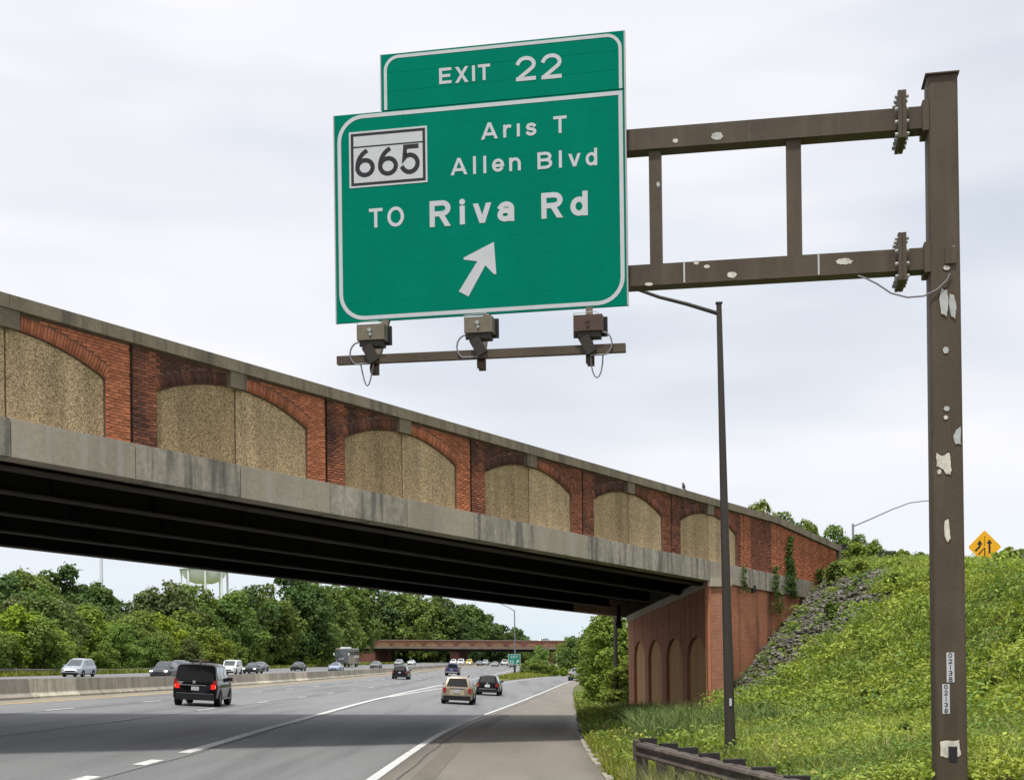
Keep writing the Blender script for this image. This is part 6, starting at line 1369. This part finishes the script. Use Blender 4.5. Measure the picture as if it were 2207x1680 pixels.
# ------------------------------------------------------------------ small things
def on_par(x, y):                                                   # point on the coping seen at (x, y)
    n = (1 / (3128 - x)) / .00003036 - 11.57; return bw(n * NP, PH, -.15)
p = on_par(1480, 1060); bd = empty('bird', p, .6); tag(bd, 'small dark bird perched on the bridge coping', 'bird')
bm = MB(); prof_ = [(-.16, .02, .01), (-.08, .07, .03), (0, .085, .05), (.06, .07, .045), (.10, .045, .03), (.14, .04, .035), (.17, .02, .02), (.20, .004, .004)]; vs = []; n = 10
cen = [(.00, .10), (.03, .13), (.05, .17), (.06, .22), (.065, .265), (.08, .30), (.11, .315), (.155, .315)]; rad = [.010, .045, .065, .060, .042, .040, .028, .005]
MB().tube([(0, a - .05, b) for a, b in cen], rad, 10).build('body', mat('bird_feathers', (.05, .045, .045), .8), bd, smooth=60)
MB().tube([(0, -.02, .12), (0, -.12, .03), (0, -.2, -.03)], [.03, .02, .012], 6).build('tail', MATS['bird_feathers'], bd)
for s in (-1, 1): MB().tube([(s * .02, .02, .14), (s * .02, .02, 0)], .006, 5).build('leg', MATS['bird_feathers'], bd)
# litter
def litter(x, y, Y, s, lb, nm='litter', zf=None):
    p = at(x, y, Y); z = (zf or hz)(p.x, Y); o = MB(); rng = random.Random(int(x)); vs = []; k = 9
    for i in range(k): a = 6.283 * i / k; r = s * rng.uniform(.6, 1.1); vs += [Vector((math.cos(a) * r, math.sin(a) * r * .8, rng.uniform(0, .02))), Vector((math.cos(a) * r * .6, math.sin(a) * r * .5, s * rng.uniform(.35, .7)))]
    vs.append(Vector((0, 0, s * .8))); o.add(vs, [(2 * i, 2 * ((i + 1) % k), 2 * ((i + 1) % k) + 1, 2 * i + 1) for i in range(k)] + [(2 * i + 1, 2 * ((i + 1) % k) + 1, 2 * k) for i in range(k)])
    ob = o.build(nm, M_LITTER); ob.location = (p.x, Y, z + .02); tag(ob, lb, 'litter')
litter(1348, 1518, 71.0, .28, 'crumpled white plastic bag at the foot of the far lamp post', 'plastic_bag')
litter(1305, 1664, 25., .07, 'small white scrap on the pavement edge at the bottom', 'paper_scrap')
litter(1639, 1387, 54., .18, 'white scrap on the stones beside the wing wall', 'paper_scrap')
# dark concrete drain inlet and dark box on the hillside
Yd = 57.; p = at(1911, 1193, Yd); dr = empty('drain_inlet', (p.x, Yd, hz(p.x, Yd) - .2)); tag(dr, 'dark square drain pipe mouth sticking out near the crest of the hill', 'drain')
mb = MB()
for (c, d) in (((0, 0, .75), (.62, .5, .12)), ((0, 0, .18), (.62, .5, .12)), ((-.26, 0, .46), (.12, .5, .56)), ((.26, 0, .46), (.12, .5, .56))): mb.box(c, d)
mb.build('collar', mat('dark_concrete', (.05, .05, .05), .9), dr); MB().box((0, .2, .46), (.4, .06, .44)).build('opening', M_SBLACK, dr)
Yd = 63.5; p = at(1815, 1178, Yd); bxo = empty('utility_box', (p.x + .05, Yd, hz(p.x, Yd) - .1)); tag(bxo, 'dark box right beside the end post of the brick parapet', 'utility box'); hb = max(.4, at(1815, 1170, Yd).z - hz(p.x, Yd))
MB().box((0, 0, hb / 2), (.30, .3, hb)).build('cabinet', M_TIMBER, bxo); MB().box((0, 0, hb + .02), (.34, .34, .05)).build('lid', M_TIMBER, bxo)
# ------------------------------------------------------------------ tell the trees of one group apart by where they stand
LAND = [('the antenna at the far left', 43), ('the minivan', 165), ('the radio mast', 217), ('the lime green tree', 290), ('the water tower', 440), ('the white SUV', 495), ('the dark lone sedan', 640), ('the motorhome', 757), ('the end of the far overpass', 800), ('the black SUV by the barrier', 863), ('the far bridge pier', 975), ('the small exit sign', 1108), ('the speed limit sign', 1204)]
ORD = ['first', 'second', 'third', 'fourth', 'fifth', 'sixth', 'seventh', 'eighth', 'ninth', 'tenth', 'eleventh', 'twelfth', 'thirteenth', 'fourteenth']
SHORT = {'skyline trees of the wood': 'tall skyline tree', 'front trees of the wood': 'bushy front row tree', 'second rank trees of the wood': 'leafy second row tree', 'middle trees of the wood': 'full crowned third row tree', 'rear trees of the wood': 'tall rear row tree', 'trees beyond the far overpass': 'dark tree beyond the overpass', 'trees at the right end of the far overpass': 'tree screening the overpass'}
bpy.context.view_layer.update()
for g, sh_ in SHORT.items():
    it = sorted((CX + F * o.location.x / o.location.y, o.name, o) for o in COL.objects if o.get('group') == g); cnt = {}
    near = [(min(range(len(LAND)), key=lambda k: abs(LAND[k][1] - x)), x, o) for x, _, o in it]
    for k in range(len(LAND)):
        lf = sorted([(LAND[k][1] - x, o.name, o) for kk, x, o in near if kk == k and x <= LAND[k][1]]); rg = sorted([(x - LAND[k][1], o.name, o) for kk, x, o in near if kk == k and x > LAND[k][1]])
        for side, ls in (('left', lf), ('right', rg)):
            for i, (_, _, o) in enumerate(ls): o['label'] = f"{ORD[min(i, 13)]} {sh_} {side} of {LAND[k][0]}"
